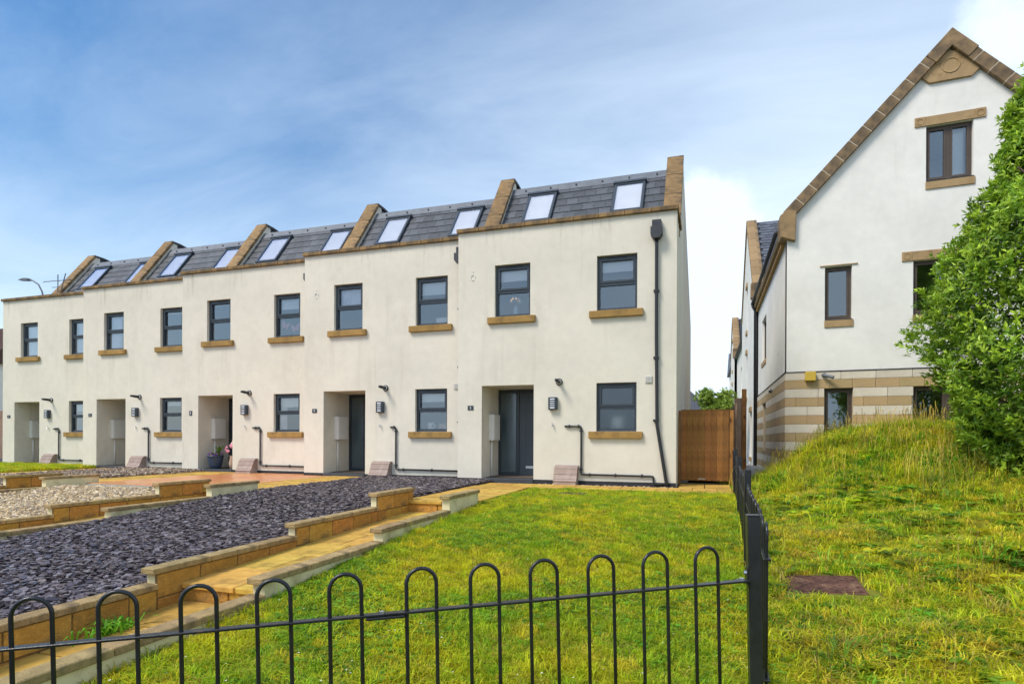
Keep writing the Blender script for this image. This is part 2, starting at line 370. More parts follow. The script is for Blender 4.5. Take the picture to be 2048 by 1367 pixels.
def cope_mesh(l, d, h, mat=m_brown):
    key = (round(l, 3), d, h, mat.name)
    if key not in cope_me: cope_me[key] = cmesh('coping_stone', l - .006, d, h, mat, .008)
    return cope_me[key]

def make_window(house, op, frosted=False, sill=True):
    u0, u1, z0, z1 = op; y0, y1 = .085, .155; fw = .052
    b = MB(); zt = (z0 + z1) / 2 - .01
    b.box(u0, u1, y0, y1, z0, z0 + fw + .012); b.box(u0, u1, y0, y1, z1 - fw - .01, z1)
    b.box(u0, u0 + fw, y0 + .001, y1 - .001, z0 + fw + .012, z1 - fw - .01); b.box(u1 - fw, u1, y0 + .001, y1 - .001, z0 + fw + .012, z1 - fw - .01)
    b.box(u0 + fw, u1 - fw, y0 + .002, y1 - .002, zt - .03, zt + .03)
    w = b.build('window', m_frame, house, bevel=0)
    s = MB(); sw = .042; a0, a1, c0, c1 = u0 + fw, u1 - fw, zt + .03, z1 - fw - .01
    for bx_ in ((a0, a1, c0, c0 + sw), (a0, a1, c1 - sw, c1), (a0, a0 + sw, c0 + sw, c1 - sw), (a1 - sw, a1, c0 + sw, c1 - sw)):
        s.box(bx_[0], bx_[1], y0 - .014, y1 - .02, bx_[2], bx_[3])
    s.build('sash', m_frame, w)
    MB().box((u0 + u1) / 2 - .2, (u0 + u1) / 2 + .2, y0 - .02, y0, z1 - .042, z1 - .018).build('trickle_vent', m_black, w)
    g = m_frost if frosted else m_glass
    MB().quad((a0 + sw, .125, c0 + sw), (a1 - sw, .125, c0 + sw), (a1 - sw, .125, c1 - sw), (a0 + sw, .125, c1 - sw)).build('pane', g, w)
    MB().quad((a0, .13, z0 + fw + .012), (a1, .13, z0 + fw + .012), (a1, .13, zt - .03), (a0, .13, zt - .03)).build('pane', g, w)
    if sill:
        MB().box(u0 - .15, u1 + .125, -.075, .08, z0 - .145, z0 - .003).build('sill', m_ochre, w, bevel=.006)
    return w
def blind(win, op, drop):
    u0, u1, z0, z1 = op
    MB().box(u0 + .0, u1 - .0, .215, .22, z1 - drop, z1 + .0).box(u0 - .0, u1 + .0, .205, .227, z1 - drop - .03, z1 - drop).build('blind', m_blind, win)
def net(win, op, zb=None, a=0., e=1.):
    u0, u1, z0, z1 = op; n = 40; b = MB(); x0 = u0 + (u1 - u0) * a; x1 = u0 + (u1 - u0) * e; zb = z0 - .05 if zb is None else zb
    for i in range(n + 1):
        x = x0 + (x1 - x0) * i / n; y = .24 + .018 * sin(i * 1.9) + .008 * sin(i * .7)
        b.v += [(x, y, zb), (x, y * .5 + .12, z1 - .005)]
    b.f += [(2 * i, 2 * i + 2, 2 * i + 3, 2 * i + 1) for i in range(n)]
    b.build('curtain', m_net, win, smooth=True)

HLABEL = {5: 'right-hand end cream house of the terrace, door plate number 5, beside the wooden gate',
          4: 'cream terraced house with door plate number 4, behind the purple slate chippings bed',
          3: 'middle cream terraced house with door plate number 3 and terracotta patio in front',
          2: 'cream terraced house with door plate number 2, behind the brown gravel bed',
          1: 'left-hand end cream house of the terrace, door plate number 1, with small front lawn'}
clip_v = MB().box(-.034, .034, -.05, .0, -.014, .014).mesh('pipe_clip', m_black); clip_h = MB().box(-.014, .014, -.05, .0, -.034, .034).mesh('pipe_clip', m_black)
clip_d = MB().box(-.055, .055, -.095, 0, -.02, .02).mesh('pipe_clip', m_black)
def pipe_clip(b, x, z, vert=False):
    if vert: link('pipe_clip', clip_v, b, (x, 0, z))
    else: link('pipe_clip', clip_h, b, (x, 0, z))
def make_house(k):
    H = thing('terraced_house', (hx(k), hy(k), 0), HLABEL[k], 'house', 'terrace of five cream houses')
    end = k == 5; W = 4.766 if end else (4.317 if k == 1 else 4.417)
    wl = wall_plate([(0, -.5), (W, -.5), (W, 5.515), (0, 5.515)], [W1, W2, W3, ALC], 0, .3, {3: 1.215})
    # flank walls, rear wall and the wall above the alcove's back
    wl.prism_x([(.3, -.5), (11.1, -.5), (11.1, 5.2), (2.9, 7.2), (1.2, 5.1), (.3, 5.1)], 0, .02)
    if not end: wl.prism_x([(.3, -.5), (11.1, -.5), (11.1, 5.2), (2.9, 7.2), (1.2, 5.1), (.3, 5.1)], W - .02, W)
    wl.quad((0, 11.1, -.5), (W, 11.1, -.5), (W, 11.1, 5.2), (0, 11.1, 5.2))
    wl.box(.34, W - .04, .3, .9, 5.0, 5.16)
    wl.build('wall', m_render, H)
    if end:   # gable end wall with its raking parapet
        g = MB(); g.prism_x([(.3, -.5), (11.1, -.5), (11.1, 5.28), (3.25, 7.86), (2.98, 7.90), (1.13, 5.47), (.3, 5.47)], 4.42, 4.762); g.build('gable_wall', m_render, H)
    MB().box(.0, ALC[0], -.012, 0, -.5, .02).box(ALC[1], W, -.012, 0, -.5, .02).build('plinth', m_dpc, H)
    MB().box(ALC[0] + .002, ALC[1] - .002, -.035, 1.2, -.10, .022).build('doorstep', m_step, H, bevel=.006)
    # interior
    i_ = MB()
    i_.quad((.03, .31, .03), (W - .05, .31, .03), (W - .05, 4, .03), (.03, 4, .03)); i_.build('ground_floor', m_floor, H)
    i_ = MB(); i_.box(.03, W - .4 if end else W - .03, .31, 4, 2.45, 2.65); i_.box(.03, W - .4 if end else W - .03, .31, 4, 4.98, 5.0)
    i_.quad((.03, 4, 0), (W, 4, 0), (W, 4, 5), (.03, 4, 5)); i_.box(2.36, 2.44, .31, 4, 2.65, 4.98); i_.box(1.83, 1.9, .31, 4, .03, 2.45)
    i_.quad((.025, .31, 0), (.025, 4, 0), (.025, 4, 5), (.025, .31, 5)); xe = 4.38
    i_.quad((xe, .31, 0), (xe, 4, 0), (xe, 4, 5), (xe, .31, 5)); i_.build('interior_walls', m_int, H)
    # windows
    wa = make_window(H, W1); wb = make_window(H, W2); wc = make_window(H, W3, frosted=(k in (5,)))
    if k == 5: blind(wa, W1, .30); blind(wb, W2, .28)
    if k == 4: net(wa, W1, 4.15); blind(wb, W2, .36); blind(wc, W3, .27)
    if k == 3: blind(wa, W1, .10); blind(wb, W2, .34); blind(wc, W3, .32); net(wc, W3, None, 0, .3)
    if k == 2: net(wa, W1, None, 0, .55); blind(wb, W2, .12); blind(wc, W3, .2)
    if k == 1: net(wa, W1); net(wb, W2); blind(wc, W3, .3)
    # alcove door with frosted sidelight
    d = MB(); y0, y1 = 1.13, 1.20
    d.box(.577, .64, y0, y1, .022, 2.07); d.box(1.02, 1.10, y0, y1, .022, 2.07); d.box(1.72, 1.783, y0, y1, .022, 2.07)
    d.box(.64, 1.02, y0, y1, 1.99, 2.07); d.box(1.10, 1.72, y0, y1, 2.0, 2.07); d.box(.64, 1.02, y0, y1, .022, .10)
    d.box(.577, 1.783, 1.2, 1.213, .022, 2.073)
    df = d.build('door_frame', m_frame, H)
    MB().box(.64, 1.02, y0 + .03, y0 + .036, .10, 1.99).build('sidelight', m_frost, df)
    lf = MB(); lf.box(1.104, 1.716, y0 + .02, y1 - .01, .03, 1.995)
    lf.box(1.18, 1.26, y0 + .012, y0 + .02, .12, 1.9); lf.box(1.56, 1.64, y0 + .012, y0 + .02, .12, 1.9); lf.box(1.26, 1.56, y0 + .012, y0 + .02, 1.82, 1.9); lf.box(1.26, 1.56, y0 + .012, y0 + .02, .12, .2)
    do = lf.build('door', m_door, H)
    MB().box(1.265, 1.46, y0 + .006, y0 + .02, .20, .258).build('letterbox', m_silver, do, bevel=.003)
    MB().box(1.655, 1.70, y0 + .01, y0 + .02, .92, 1.12).tube([(1.678, y0 + .01, 1.06), (1.678, y0 - .03, 1.06), (1.60, y0 - .03, 1.06)], .009, 8).build('handle', m_silver, do)
    # electricity meter box on the alcove's left side, with its conduit
    mb = MB().box(.577, .70, .46, .90, .86, 1.46).build('meter_box', m_whitepl, H, bevel=.008)
    MB().box(.70, .706, .49, .87, .89, 1.43).build('meter_door', m_whitepl, mb)
    MB().tube([(.605, .58, .022), (.605, .58, .86)], .022, 10).build('conduit', m_whitepl, H, smooth=True)
    # number plate
    if k == 3: pw, ph = .10, .135
    else: pw, ph = .14, .10
    pl = MB().box(.313 - pw / 2, .313 + pw / 2, -.012, 0, 1.587 - ph / 2, 1.587 + ph / 2).build('number_plate', m_frame, H, bevel=.003)
    link('digit', text_mesh(str(k), .085 if k != 3 else .11, m_whitepl), pl, (.313, -.0145, 1.587), (pi / 2, 0, 0))
    # bulkhead lamp with louvres
    lx, lz = 2.225, 1.655
    lp = MB().box(lx - .095, lx + .095, -.10, 0, lz - .135, lz + .135).build('wall_lamp', m_frame, H, bevel=.01)
    MB().box(lx - .055, lx + .045, -.103, -.09, lz - .105, lz + .105).build('diffuser', m_lampw, lp)
    lv = MB()
    for i in range(4): lv.box(lx - .06, lx + .05, -.112, -.099, lz - .07 + i * .0437, lz - .052 + i * .0437)
    lv.build('louvre', m_frame, lp)
    # boiler flue
    fx, fz = 2.35, 2.115
    fl = MB().tube([(fx, .0, fz), (fx, -.02, fz)], .075, 20).build('flue', m_black, H, smooth=False)
    MB().tube([(fx, -.02, fz), (fx, -.045, fz + .001)], .052, 18).build('collar', m_whitepl, fl)
    MB().tube([(fx, -.03, fz), (fx, -.20, fz + .012), (fx, -.30, fz + .018)], [.045, .038, .03], 16).build('pipe', m_black, fl, smooth=True)
    # outside tap
    MB().tube([(2.21, 0, 1.20), (2.21, -.045, 1.20), (2.21, -.06, 1.17)], .013, 8).box(2.195, 2.225, -.045, -.03, 1.205, 1.235).build('tap', m_silver, H)
    # waste pipe
    x1 = 2.837 if k == 5 else (2.65 if k in (4,) else 2.74); xs = 2.49 if k != 4 else 2.50
    zt = 1.168; zb = .156; r = .0205
    pts = [(xs, -.035, zt), (x1 - .04, -.035, zt), (x1 - .012, -.035, zt - .012), (x1, -.035, zt - .04), (x1, -.035, zb + .04), (x1 + .012, -.035, zb + .012), (x1 + .04, -.035, zb)]
    if end: pts += [(4.29, -.035, zb - .01), (4.32, -.035, zb - .02), (4.33, -.035, zb - .05), (4.33, -.035, .03), (4.345, -.035, .0), (4.375, -.035, -.012), (4.60, -.035, -.018)]
    else: pts += [(W - .05, -.035, zb - .012)]
    wp = MB().tube([(xs, .02, zt), (xs, -.02, zt)], r, 10).tube(pts, r, 10).build('waste_pipe', m_black, H, smooth=True)
    for x in (xs + .09, x1 - .06): pipe_clip(wp, x, zt)
    for z in (zt - .1, zb + .1): pipe_clip(wp, x1, z, True)
    for x in ((x1 + .18, x1 + .72, x1 + 1.26) if end else (x1 + .2, x1 + .95)): pipe_clip(wp, x, zb - .004)
    # rainwater hopper and downpipe at the right-hand end
    ux = 4.372 if end else 4.33
    hp = MB(); zt = 5.17
    hp.prism_y([(ux - .115, zt), (ux + .115, zt), (ux + .115, zt - .15), (ux + .06, zt - .23), (ux - .06, zt - .23), (ux - .115, zt - .15)], -.19, -.005)
    ho = hp.build('rain_hopper', m_leadd, H, bevel=.004)
    MB().box(ux - .09, ux + .09, -.12, .0, zt + .005, zt + .155).build('spout', m_leadd, ho)
    if end: pts = [(ux, -.085, zt - .2), (ux, -.06, zt - .4), (ux + .002, -.055, 3.0), (ux + .022, -.055, 1.20), (ux + .035, -.056, 1.10), (ux + .21, -.06, .02), (ux + .215, -.06, -.12)]
    else: pts = [(ux, -.085, zt - .2), (ux, -.06, zt - .4), (ux, -.055, -.1)]
    dp = MB().tube(pts, .034, 12).build('downpipe', m_black, H, smooth=True)
    for z in (3.9, 2.55, 1.28): link('pipe_clip', clip_d, dp, (ux, 0, z))
    # extractor vent
    ve = MB().box(4.15, 4.29, -.02, 0, 2.045, 2.19).build('vent', m_vent, H, bevel=.004)
    lv = MB()
    for i in range(6): lv.box(4.165, 4.275, -.026, -.019, 2.06 + i * .0205, 2.069 + i * .0205)
    lv.build('louvre', m_vent, ve)
    # dished wall fixing where an aerial bracket once hung
    if k in (5, 4):
        MB().tube([(.36 + .05 * cos(t * 2 * pi / 16), -.006, 4.50 + .06 * sin(t * 2 * pi / 16)) for t in range(14)], .008, 6).box(.35, .37, -.012, 0, 4.62, 4.64).build('cable_ring', m_whitepl, H)
    # filled fixing holes above the windows
    rr_ = random.Random(k * 3)
    for (a_, z_) in ((W1[0], 4.86), (W2[0], 4.86), (W3[0], 2.22), (ALC[0], 2.22)):
        for i in range(4):
            link('filled_hole', spot_me, H, (a_ - .15 + i * .34 + rr_.uniform(-.04, .04), 0, z_ + rr_.uniform(-.015, .03)))
    # front coping
    Wc = 4.80 if end else (4.315 if k == 1 else 4.42); u = -.03; n = 9 if end else 8; L = (Wc - u) / n
    for i in range(n): link('coping_stone', cope_mesh(L, .42, .085), H, (u + L * (i + .5), .145, 5.5585))
    if end:
        for i in range(2): link('coping_stone', cope_mesh(.46, .42, .084), H, (4.60, .365 + .46 * (i + .5), 5.558), (0, 0, pi / 2))
    # roof: deck, slates, ridge
    rf = MB().prism_x([(.9, 4.98), (1.05, slope_z(1.05, .30)), (2.82, slope_z(2.82, .30)), (11.2, 5.22), (11.2, 5.1), (1.2, 4.9)], .02, 4.40).build('roof', m_deck, H)
    s0v = 1.02; ncr = 10; ex = .2965
    for i in range(ncr):
        v = s0v + i * ex * cos(TH); z = slope_z(v, .285)
        if v > 2.72: break
        lay = [(.3645 + .2893 * (j + .5), slate_me) for j in range(14)] if i % 2 == 0 else [(.3645 + .0723, slate_half)] + [(.3645 + .1446 + .2893 * (j + .5), slate_me) for j in range(13)] + [(.3645 + 4.05 - .0723, slate_half)]
        for (uu, me) in lay:
            if .95 < uu < 1.58 and 1.95 < v < 2.3 or 3.2 < uu < 3.82 and 1.95 < v < 2.3: continue
            link('slate', me, rf, (uu, v, z), (TH + random.uniform(-.008, .008), random.uniform(-.006, .006), 0))
    MB().prism_x([(2.70, slope_z(2.70, .235)), (2.86, slope_z(2.86, .215)), (2.97, slope_z(2.86, .215) - .02), (2.97, 7.40), (2.86, 7.42)], .362, 4.42).build('ridge', m_lead, rf)
    for j in range(6): link('ridge_fixing', rfix, rf, (.75 + j * .68, 2.76, slope_z(2.76, .20)))
    # raking party-wall parapet with stone coping
    for (pu, nm) in ([(0., 'parapet')] + ([(4.40, None)] if end else [])):
        if nm:
            pb = MB().prism_x([(.95, 5.17), (2.98, slope_z(2.98, .085)), (3.15, slope_z(2.98, .085)), (3.15, 7.1), (1.3, 5.17)], pu + .03, pu + .355).build('parapet', m_render, H)
            MB().prism_x([(2.99, 7.87), (3.3, 7.86), (7.5, 7.2), (7.5, 6.0), (3.0, 7.0)], pu + .045, pu + .34).build('parapet_rear', m_leadd, pb)
            MB().prism_x([(2.99, 7.94), (3.3, 7.93), (7.5, 7.27), (7.5, 7.21), (3.3, 7.865), (2.99, 7.875)], pu, pu + .385).build('parapet_capping', m_leadd, pb)
        else: pb = H
        sl_len = hypot(2.98 - .98, 1.313 * 2.0); n = 4; L = sl_len / n
        for i in range(n):
            s = (i + .5) * L; v = .98 + s * cos(TH); z = slope_z(v, .045)
            link('coping_stone', cope_mesh(L, .40 if nm else .392, .085), pb, (pu + .185, v, z), (TH, 0, 0) if False else (0, -TH, pi / 2))
    return H
HOUSES = {k: make_house(k) for k in (1, 2, 3, 4, 5)}
# skylights, two per house
def skylight_parts(H, uc):
    w, L = .76, 1.22
    v = (1.88 + 2.63) / 2; z = slope_z(v, .27)
    b = MB(); hw, hl = w / 2, L / 2
    for q in ((-hw, hw, -hl, -hl + .07), (-hw, hw, hl - .07, hl), (-hw, -hw + .065, -hl + .07, hl - .07), (hw - .065, hw, -hl + .07, hl - .07)): b.box(q[0], q[1], q[2], q[3], -.01, .085)
    s = b.build('skylight', m_frame, H, (uc, v, z), bevel=.006); s.rotation_euler = (TH, 0, 0)
    MB().box(-hw - .03, hw + .03, hl - .02, hl + .06, .0, .115).build('hood', m_frame, s, bevel=.006)
    MB().box(-hw - .05, hw + .05, -hl - .10, -hl, .03, .045).build('apron', m_lead, s)
    MB().quad((-hw + .065, -hl + .07, .07), (hw - .065, -hl + .07, .07), (hw - .065, hl - .07, .07), (-hw + .065, hl - .07, .07)).build('pane', m_sky, s)
    MB().quad((-hw + .065, -hl + .07, .045), (hw - .065, -hl + .07, .045), (hw - .065, hl - .07, .045), (-hw + .065, hl - .07, .045)).build('blind', m_blind, s)  # white sheet added under the glass to stand in for bright sky reflection
for k, H in HOUSES.items():
    for uc in (1.275, 3.515): skylight_parts(H, uc)

# ------------------------------------------------------------------ white gabled building on the right
RA = radians(-3.8); RX, RY = 1.962, 16.839
RB = thing('gabled_building', (RX, RY, 0), 'tall white gabled building with banded tan and cream stone base, behind the grassy bank', 'building')
RDIR = Vector((cos(RA), sin(RA), 0))
def rb(lx, ly, z): return (lx * cos(RA), lx * sin(RA) + ly, z)          # front runs slightly out of square to the alley wall
def rbx(b):
    b.v = [rb(*p) for p in b.v]; return b
GW = 6.98; APX = 3.49; ZST = 2.63; ZEV = 6.55; ZAP = 10.27
win_up = [(.874, 1.477, 3.94, 5.27), (2.77, 4.19, 3.94, 5.23), (5.50, 6.10, 3.94, 5.27), (3.02, 3.955, 7.10, 8.42)]
win_dn = [(.873, 1.506, .12, 2.205), (2.78, 4.19, .12, 2.205), (5.47, 6.10, .12, 2.205)]
rbx(wall_plate([(0, ZST), (GW, ZST), (GW, ZEV), (APX, ZAP), (0, ZEV)], win_up, 0, .3)).build('wall', m_white, RB)
rbx(wall_plate([(.0, -.6), (GW, -.6), (GW, ZST), (.0, ZST)], win_dn, .012, .3)).build('stone_wall', m_mortar, RB)
# alley side wall
def side(b):          # (along, out, z) -> x = out, y = along
    b.v = [(-y, x, z) for x, y, z in b.v]; b.f = [q[::-1] for q in b.f]; return b
SL = 9.0
sw_up = [(5.55, 7.2, 3.75, 5.3), (1.85, 2.0, 3.0, 3.4)]; sw_dn = [(5.3, 6.7, .55, 2.2)]
b = wall_plate([(.05, ZST), (SL, ZST), (SL, 6.45), (.05, 6.45)], sw_up, 0, -.3); b.v = [(-y, x, z) for x, y, z in b.v]; b.build('side_wall', m_white, RB)
b = wall_plate([(.05, -.6), (SL, -.6), (SL, ZST), (.05, ZST)], sw_dn, -.012, -.3); b.v = [(-y, x, z) for x, y, z in b.v]; b.build('side_stone_wall', m_mortar, RB)
# rear and far flank, closing the box
b = MB(); A = rb(GW, 0, 0); b.quad((A[0], A[1], -.6), (A[0], A[1] + 17, -.6), (A[0], A[1] + 17, 6.4), (A[0], A[1], 6.4))
b.quad((0, SL, -.6), (A[0], SL, -.6), (A[0], SL, 6.4), (0, SL, 6.4)); b.build('rear_wall', m_white, RB)
# ashlar courses
def courses():
    z = ZST; i = 0; h = .2
    while z > -.3:
        yield i, z - h, z; z -= h; i += 1; h = .225
blk = {}
def blk_mesh(l, h, mat):
    key = (round(l, 2), round(h, 3), mat.name)
    if key not in blk: blk[key] = cmesh('ashlar_block', key[0] - .008, .05, h - .006, mat, .004)
    return blk[key]
def intervals(x0, x1, holes, z0, z1):
    segs = [(x0, x1)]
    for (a, c, d, e) in holes:
        if d < z1 - .02 and e > z0 + .02:
            ns = []
            for s in segs:
                if c <= s[0] or a >= s[1]: ns.append(s); continue
                if a > s[0]: ns.append((s[0], a))
                if c < s[1]: ns.append((c, s[1]))
            segs = ns
    return segs
for i, z0, z1 in courses():
    mat = m_band_c if i % 2 == 0 else m_band_o
    if z1 > -.15:
        for s0, s1 in intervals(-.03, GW + .03, win_dn, z0, z1):
            x = s0; first = True
            while x < s1 - .02:
                stp = .76 if (i % 2 == 0) else .505
                nx = (math.floor((x + .03 + (stp / 2 if i % 4 == 3 else (.25 if i % 4 == 0 else 0))) / stp + 1e-4) + 1) * stp - .03 - (stp / 2 if i % 4 == 3 else (.25 if i % 4 == 0 else 0))
                nx = min(nx, s1)
                if nx - x > .05: link('ashlar_block', blk_mesh(nx - x, z1 - z0, mat), RB, rb((x + nx) / 2, -.005, (z0 + z1) / 2), (0, 0, RA))
                x = nx
    for s0, s1 in intervals(.03, SL, sw_dn, z0, z1):
        n = max(1, round((s1 - s0) / .98)); L = (s1 - s0) / n
        for j in range(n): link('ashlar_block', blk_mesh(L, z1 - z0, mat), RB, (-.005, s0 + L * (j + .5), (z0 + z1) / 2), (0, 0, pi / 2))
rbx(MB().box(-.045, GW + .04, -.045, 0, ZST + .002, ZST + .02)).build('drip_bead', m_dpc, RB)
MB().box(-.045, 0, -.04, SL, ZST + .001, ZST + .019).build('drip_bead', m_dpc, RB)
# windows
def rb_window(op, lights, lintel, sill, deep=.1):
    u0, u1, z0, z1 = op; fw = .06; b = MB()
    b.box(u0, u1, deep, deep + .07, z0, z0 + fw); b.box(u0, u1, deep, deep + .07, z1 - fw, z1)
    b.box(u0, u0 + fw, deep + .001, deep + .069, z0 + fw, z1 - fw); b.box(u1 - fw, u1, deep + .001, deep + .069, z0 + fw, z1 - fw)
    if lights == 2: b.box((u0 + u1) / 2 - .045, (u0 + u1) / 2 + .045, deep + .001, deep + .069, z0 + fw, z1 - fw)
    w = rbx(b).build('window', m_rbframe, RB)
    xs = [u0 + fw, u1 - fw] if lights == 1 else [u0 + fw, (u0 + u1) / 2 - .045, (u0 + u1) / 2 + .045, u1 - fw]
    for i in range(0, len(xs), 2):
        s = MB(); a, c, d, e = xs[i], xs[i + 1], z0 + fw, z1 - fw
        for q in ((a, c, d, d + .04), (a, c, e - .04, e), (a, a + .04, d + .04, e - .04), (c - .04, c, d + .04, e - .04)): s.box(q[0], q[1], deep - .012, deep + .05, q[2], q[3])
        sh = rbx(s).build('sash', m_rbframe, w)
        rbx(MB().quad((a + .04, deep + .03, d + .04), (c - .04, deep + .03, d + .04), (c - .04, deep + .03, e - .04), (a + .04, deep + .03, e - .04))).build('pane', m_glass, w)
    if sill: rbx(MB().box(u0 - .01, u1 + .03, -.03, .1, z0 - .2, z0 - .02)).build('sill', m_rblint, w, bevel=.006); rbx(MB().box(u0, u1, -.035, .1, z0 - .018, z0 - .001)).build('sill_flashing', m_leadd, w)
    if lintel:
        rbx(MB().box(u0 - .02, u1 + .02, -.028, .09, z1 + .002, z1 + .222)).build('lintel', m_rblint, w, bevel=.006)
        for sx in (u0 - .235, u1 + .02):
            e = rbx(MB().box(sx, sx + .213, -.032, .09, z1 + .0, z1 + .224)).build('lintel_end', m_rblint, w, bevel=.006)
            ring = [rb(sx + .1065 + .07 * cos(t), -.034, z1 + .11 + .07 * sin(t)) for t in np.linspace(0, 2 * pi, 17)]
            MB().tube(ring, .009, 6).build('roundel', m_rblint, w)
    return w
rb_window(win_up[0], 1, False, True); rb_window(win_up[1], 2, True, True); rb_window(win_up[2], 1, False, True); w3 = rb_window(win_up[3], 2, True, True)
rbx(MB().box(.76, 1.60, -.03, .0, 5.285, 5.305)).build('window_drip', m_rblint, RB)
rb_window(win_dn[0], 1, False, False); rb_window(win_dn[1], 2, False, False); rb_window(win_dn[2], 1, False, False)
rbx(MB().box(3.56, 3.86, .3, .33, 7.15, 8.35)).build('curtain', m_blind, w3)
# rooms behind the glass
b = MB(); b.box(.3, GW - .1, .31, 4, 2.6, 2.66); b.box(.3, GW - .1, .31, 4, 6.0, 6.05); b.box(.3, GW - .1, 4, 4.05, -.2, 6); b.box(2.2, 4.8, 3.0, 3.05, 6.05, 8.75); b.box(2.0, 2.05, .31, 4, -.2, 6); b.box(.301, .32, .31, 4, -.2, 6); b.box(GW - .32, GW - .3, .31, 4, -.2, 6)
rbx(b).build('interior_walls', m_int, RB)
for (a, c, d, e) in sw_up[:1] + sw_dn:
    fb = MB()
    for q in ((a, c, d, d + .07), (a, c, e - .07, e), (a, a + .07, d + .07, e - .07), (c - .07, c, d + .07, e - .07)): fb.box(.09, .15, q[0], q[1], q[2], q[3])
    w = fb.build('window', m_rbframe, RB)
    MB().quad((.12, a, d), (.12, c, d), (.12, c, e), (.12, a, e)).build('pane', m_glass, w)
    MB().box(-.03, .09, a - .02, c + .02, d - .16, d - .01).build('sill', m_rblint, w)
MB().box(.1, .12, 1.85, 2.0, 3.0, 3.4).build('slot_panel', m_rbframe, RB)
# roof of the main gable
sl = (ZAP - ZEV) / APX
b = MB()
for (xa, za, xb, zb) in ((-.02, ZEV + .02, APX, ZAP + .05), (GW + .02, ZEV + .02, APX, ZAP + .05)):
    P = [(xa, .25, za - .06), (xb, .25, zb - .06), (xb, .25, zb + .03), (xa, .25, za + .03)]
    Q = [(x, 17, z) for x, y, z in P]
    b.add(P + Q, [(0, 1, 2, 3), (7, 6, 5, 4), (0, 4, 5, 1), (1, 5, 6, 2), (2, 6, 7, 3), (3, 7, 4, 0)])
rbx(b).build('roof', m_slate2, RB)
# raking copings: separate stones with pale joints
ang = math.atan(sl); CL = hypot(APX, ZAP - ZEV); NST = 12
for sgn in (-1, 1):
    for i in range(NST):
        L = (CL + .1) / NST; s = (i + .5) * L; x = s * cos(ang); z = ZEV + .02 + s * sin(ang)
        if sgn > 0: x = GW - x
        off = .125; xx = x - sgn * (-1) * (-off * sin(ang)) if False else x + (sgn) * off * sin(ang) * .0
        me = cope_mesh(L - .012, .46, .27, m_rbstone)
        o = link('coping_stone', me, RB, rb(xx, .10, z + .085), None)
        o.rotation_euler = Matrix.Rotation(RA, 4, 'Z').to_3x3().to_4x4().__matmul__(Matrix.Rotation(-ang if sgn < 0 else ang, 4, 'Y')).to_euler()
        if i > 0:
            s = i * L; x = s * cos(ang); z = ZEV + .02 + s * sin(ang)
            if sgn > 0: x = GW - x
            j = link('joint', cope_mesh(.03, .455, .265, m_joint), RB, rb(x, .10, z + .085)); j.rotation_euler = o.rotation_euler
# apex stone with collar and roundel
b = MB(); ax, az = APX, ZAP + .315; q1, q2 = .285 * sin(ang), .285 * cos(ang)
b.prism_y([(ax, az), (ax - .52, az - .52 * sl), (ax - .52 + q1, az - .52 * sl - q2), (ax, az - .285 / cos(ang)), (ax + .52 - q1, az - .52 * sl - q2), (ax + .52, az - .52 * sl)], -.15, .335); rbx(b).build('apex_stone', m_rbstone, RB, bevel=.01)
b = MB(); b.prism_y([(ax - .17, az - .50), (ax + .17, az - .50), (ax + .62, az - .97), (ax + .42, az - 1.17), (ax - .42, az - 1.17), (ax - .62, az - .97)], -.06, .1); rbx(b).build('gable_panel', m_rblint, RB, bevel=.008)
MB().tube([rb(ax + .17 * cos(t), -.063, az - .84 + .17 * sin(t)) for t in np.linspace(0, 2 * pi, 25)], .014, 6).build('roundel', m_rblint, RB)
# kneelers at the eaves
for sx in (-.16, GW - .2):
    kx = sx
    b = MB(); b.prism_y([(kx, 6.12), (kx + .34, 5.98), (kx + .36, 6.75), (kx + .12, 6.80), (kx - .03, 6.66), (kx - .03, 6.36)], -.14, .36); rbx(b).build('kneeler', m_rbstone, RB, bevel=.015)
# eaves: gutter, fascia, brackets, downpipe
MB().box(-.16, .0, .36, SL, 6.18, 6.34).build('fascia', m_rblint, RB)
MB().tube([(-.22, .36, 6.40), (-.22, SL + .1, 6.40)], .06, 10).build('gutter', m_leadd, RB, smooth=True)
MB().box(-.10, -.02, .36, SL, 6.02, 6.10).build('eaves_mould', m_ochre, RB)
MB().tube([(-.22, SL - .12, 6.38), (-.22, SL - .12, 6.25), (-.09, SL - .12, 6.0), (-.09, SL - .12, -.2)], .05, 10).build('downpipe', m_black, RB, smooth=True)
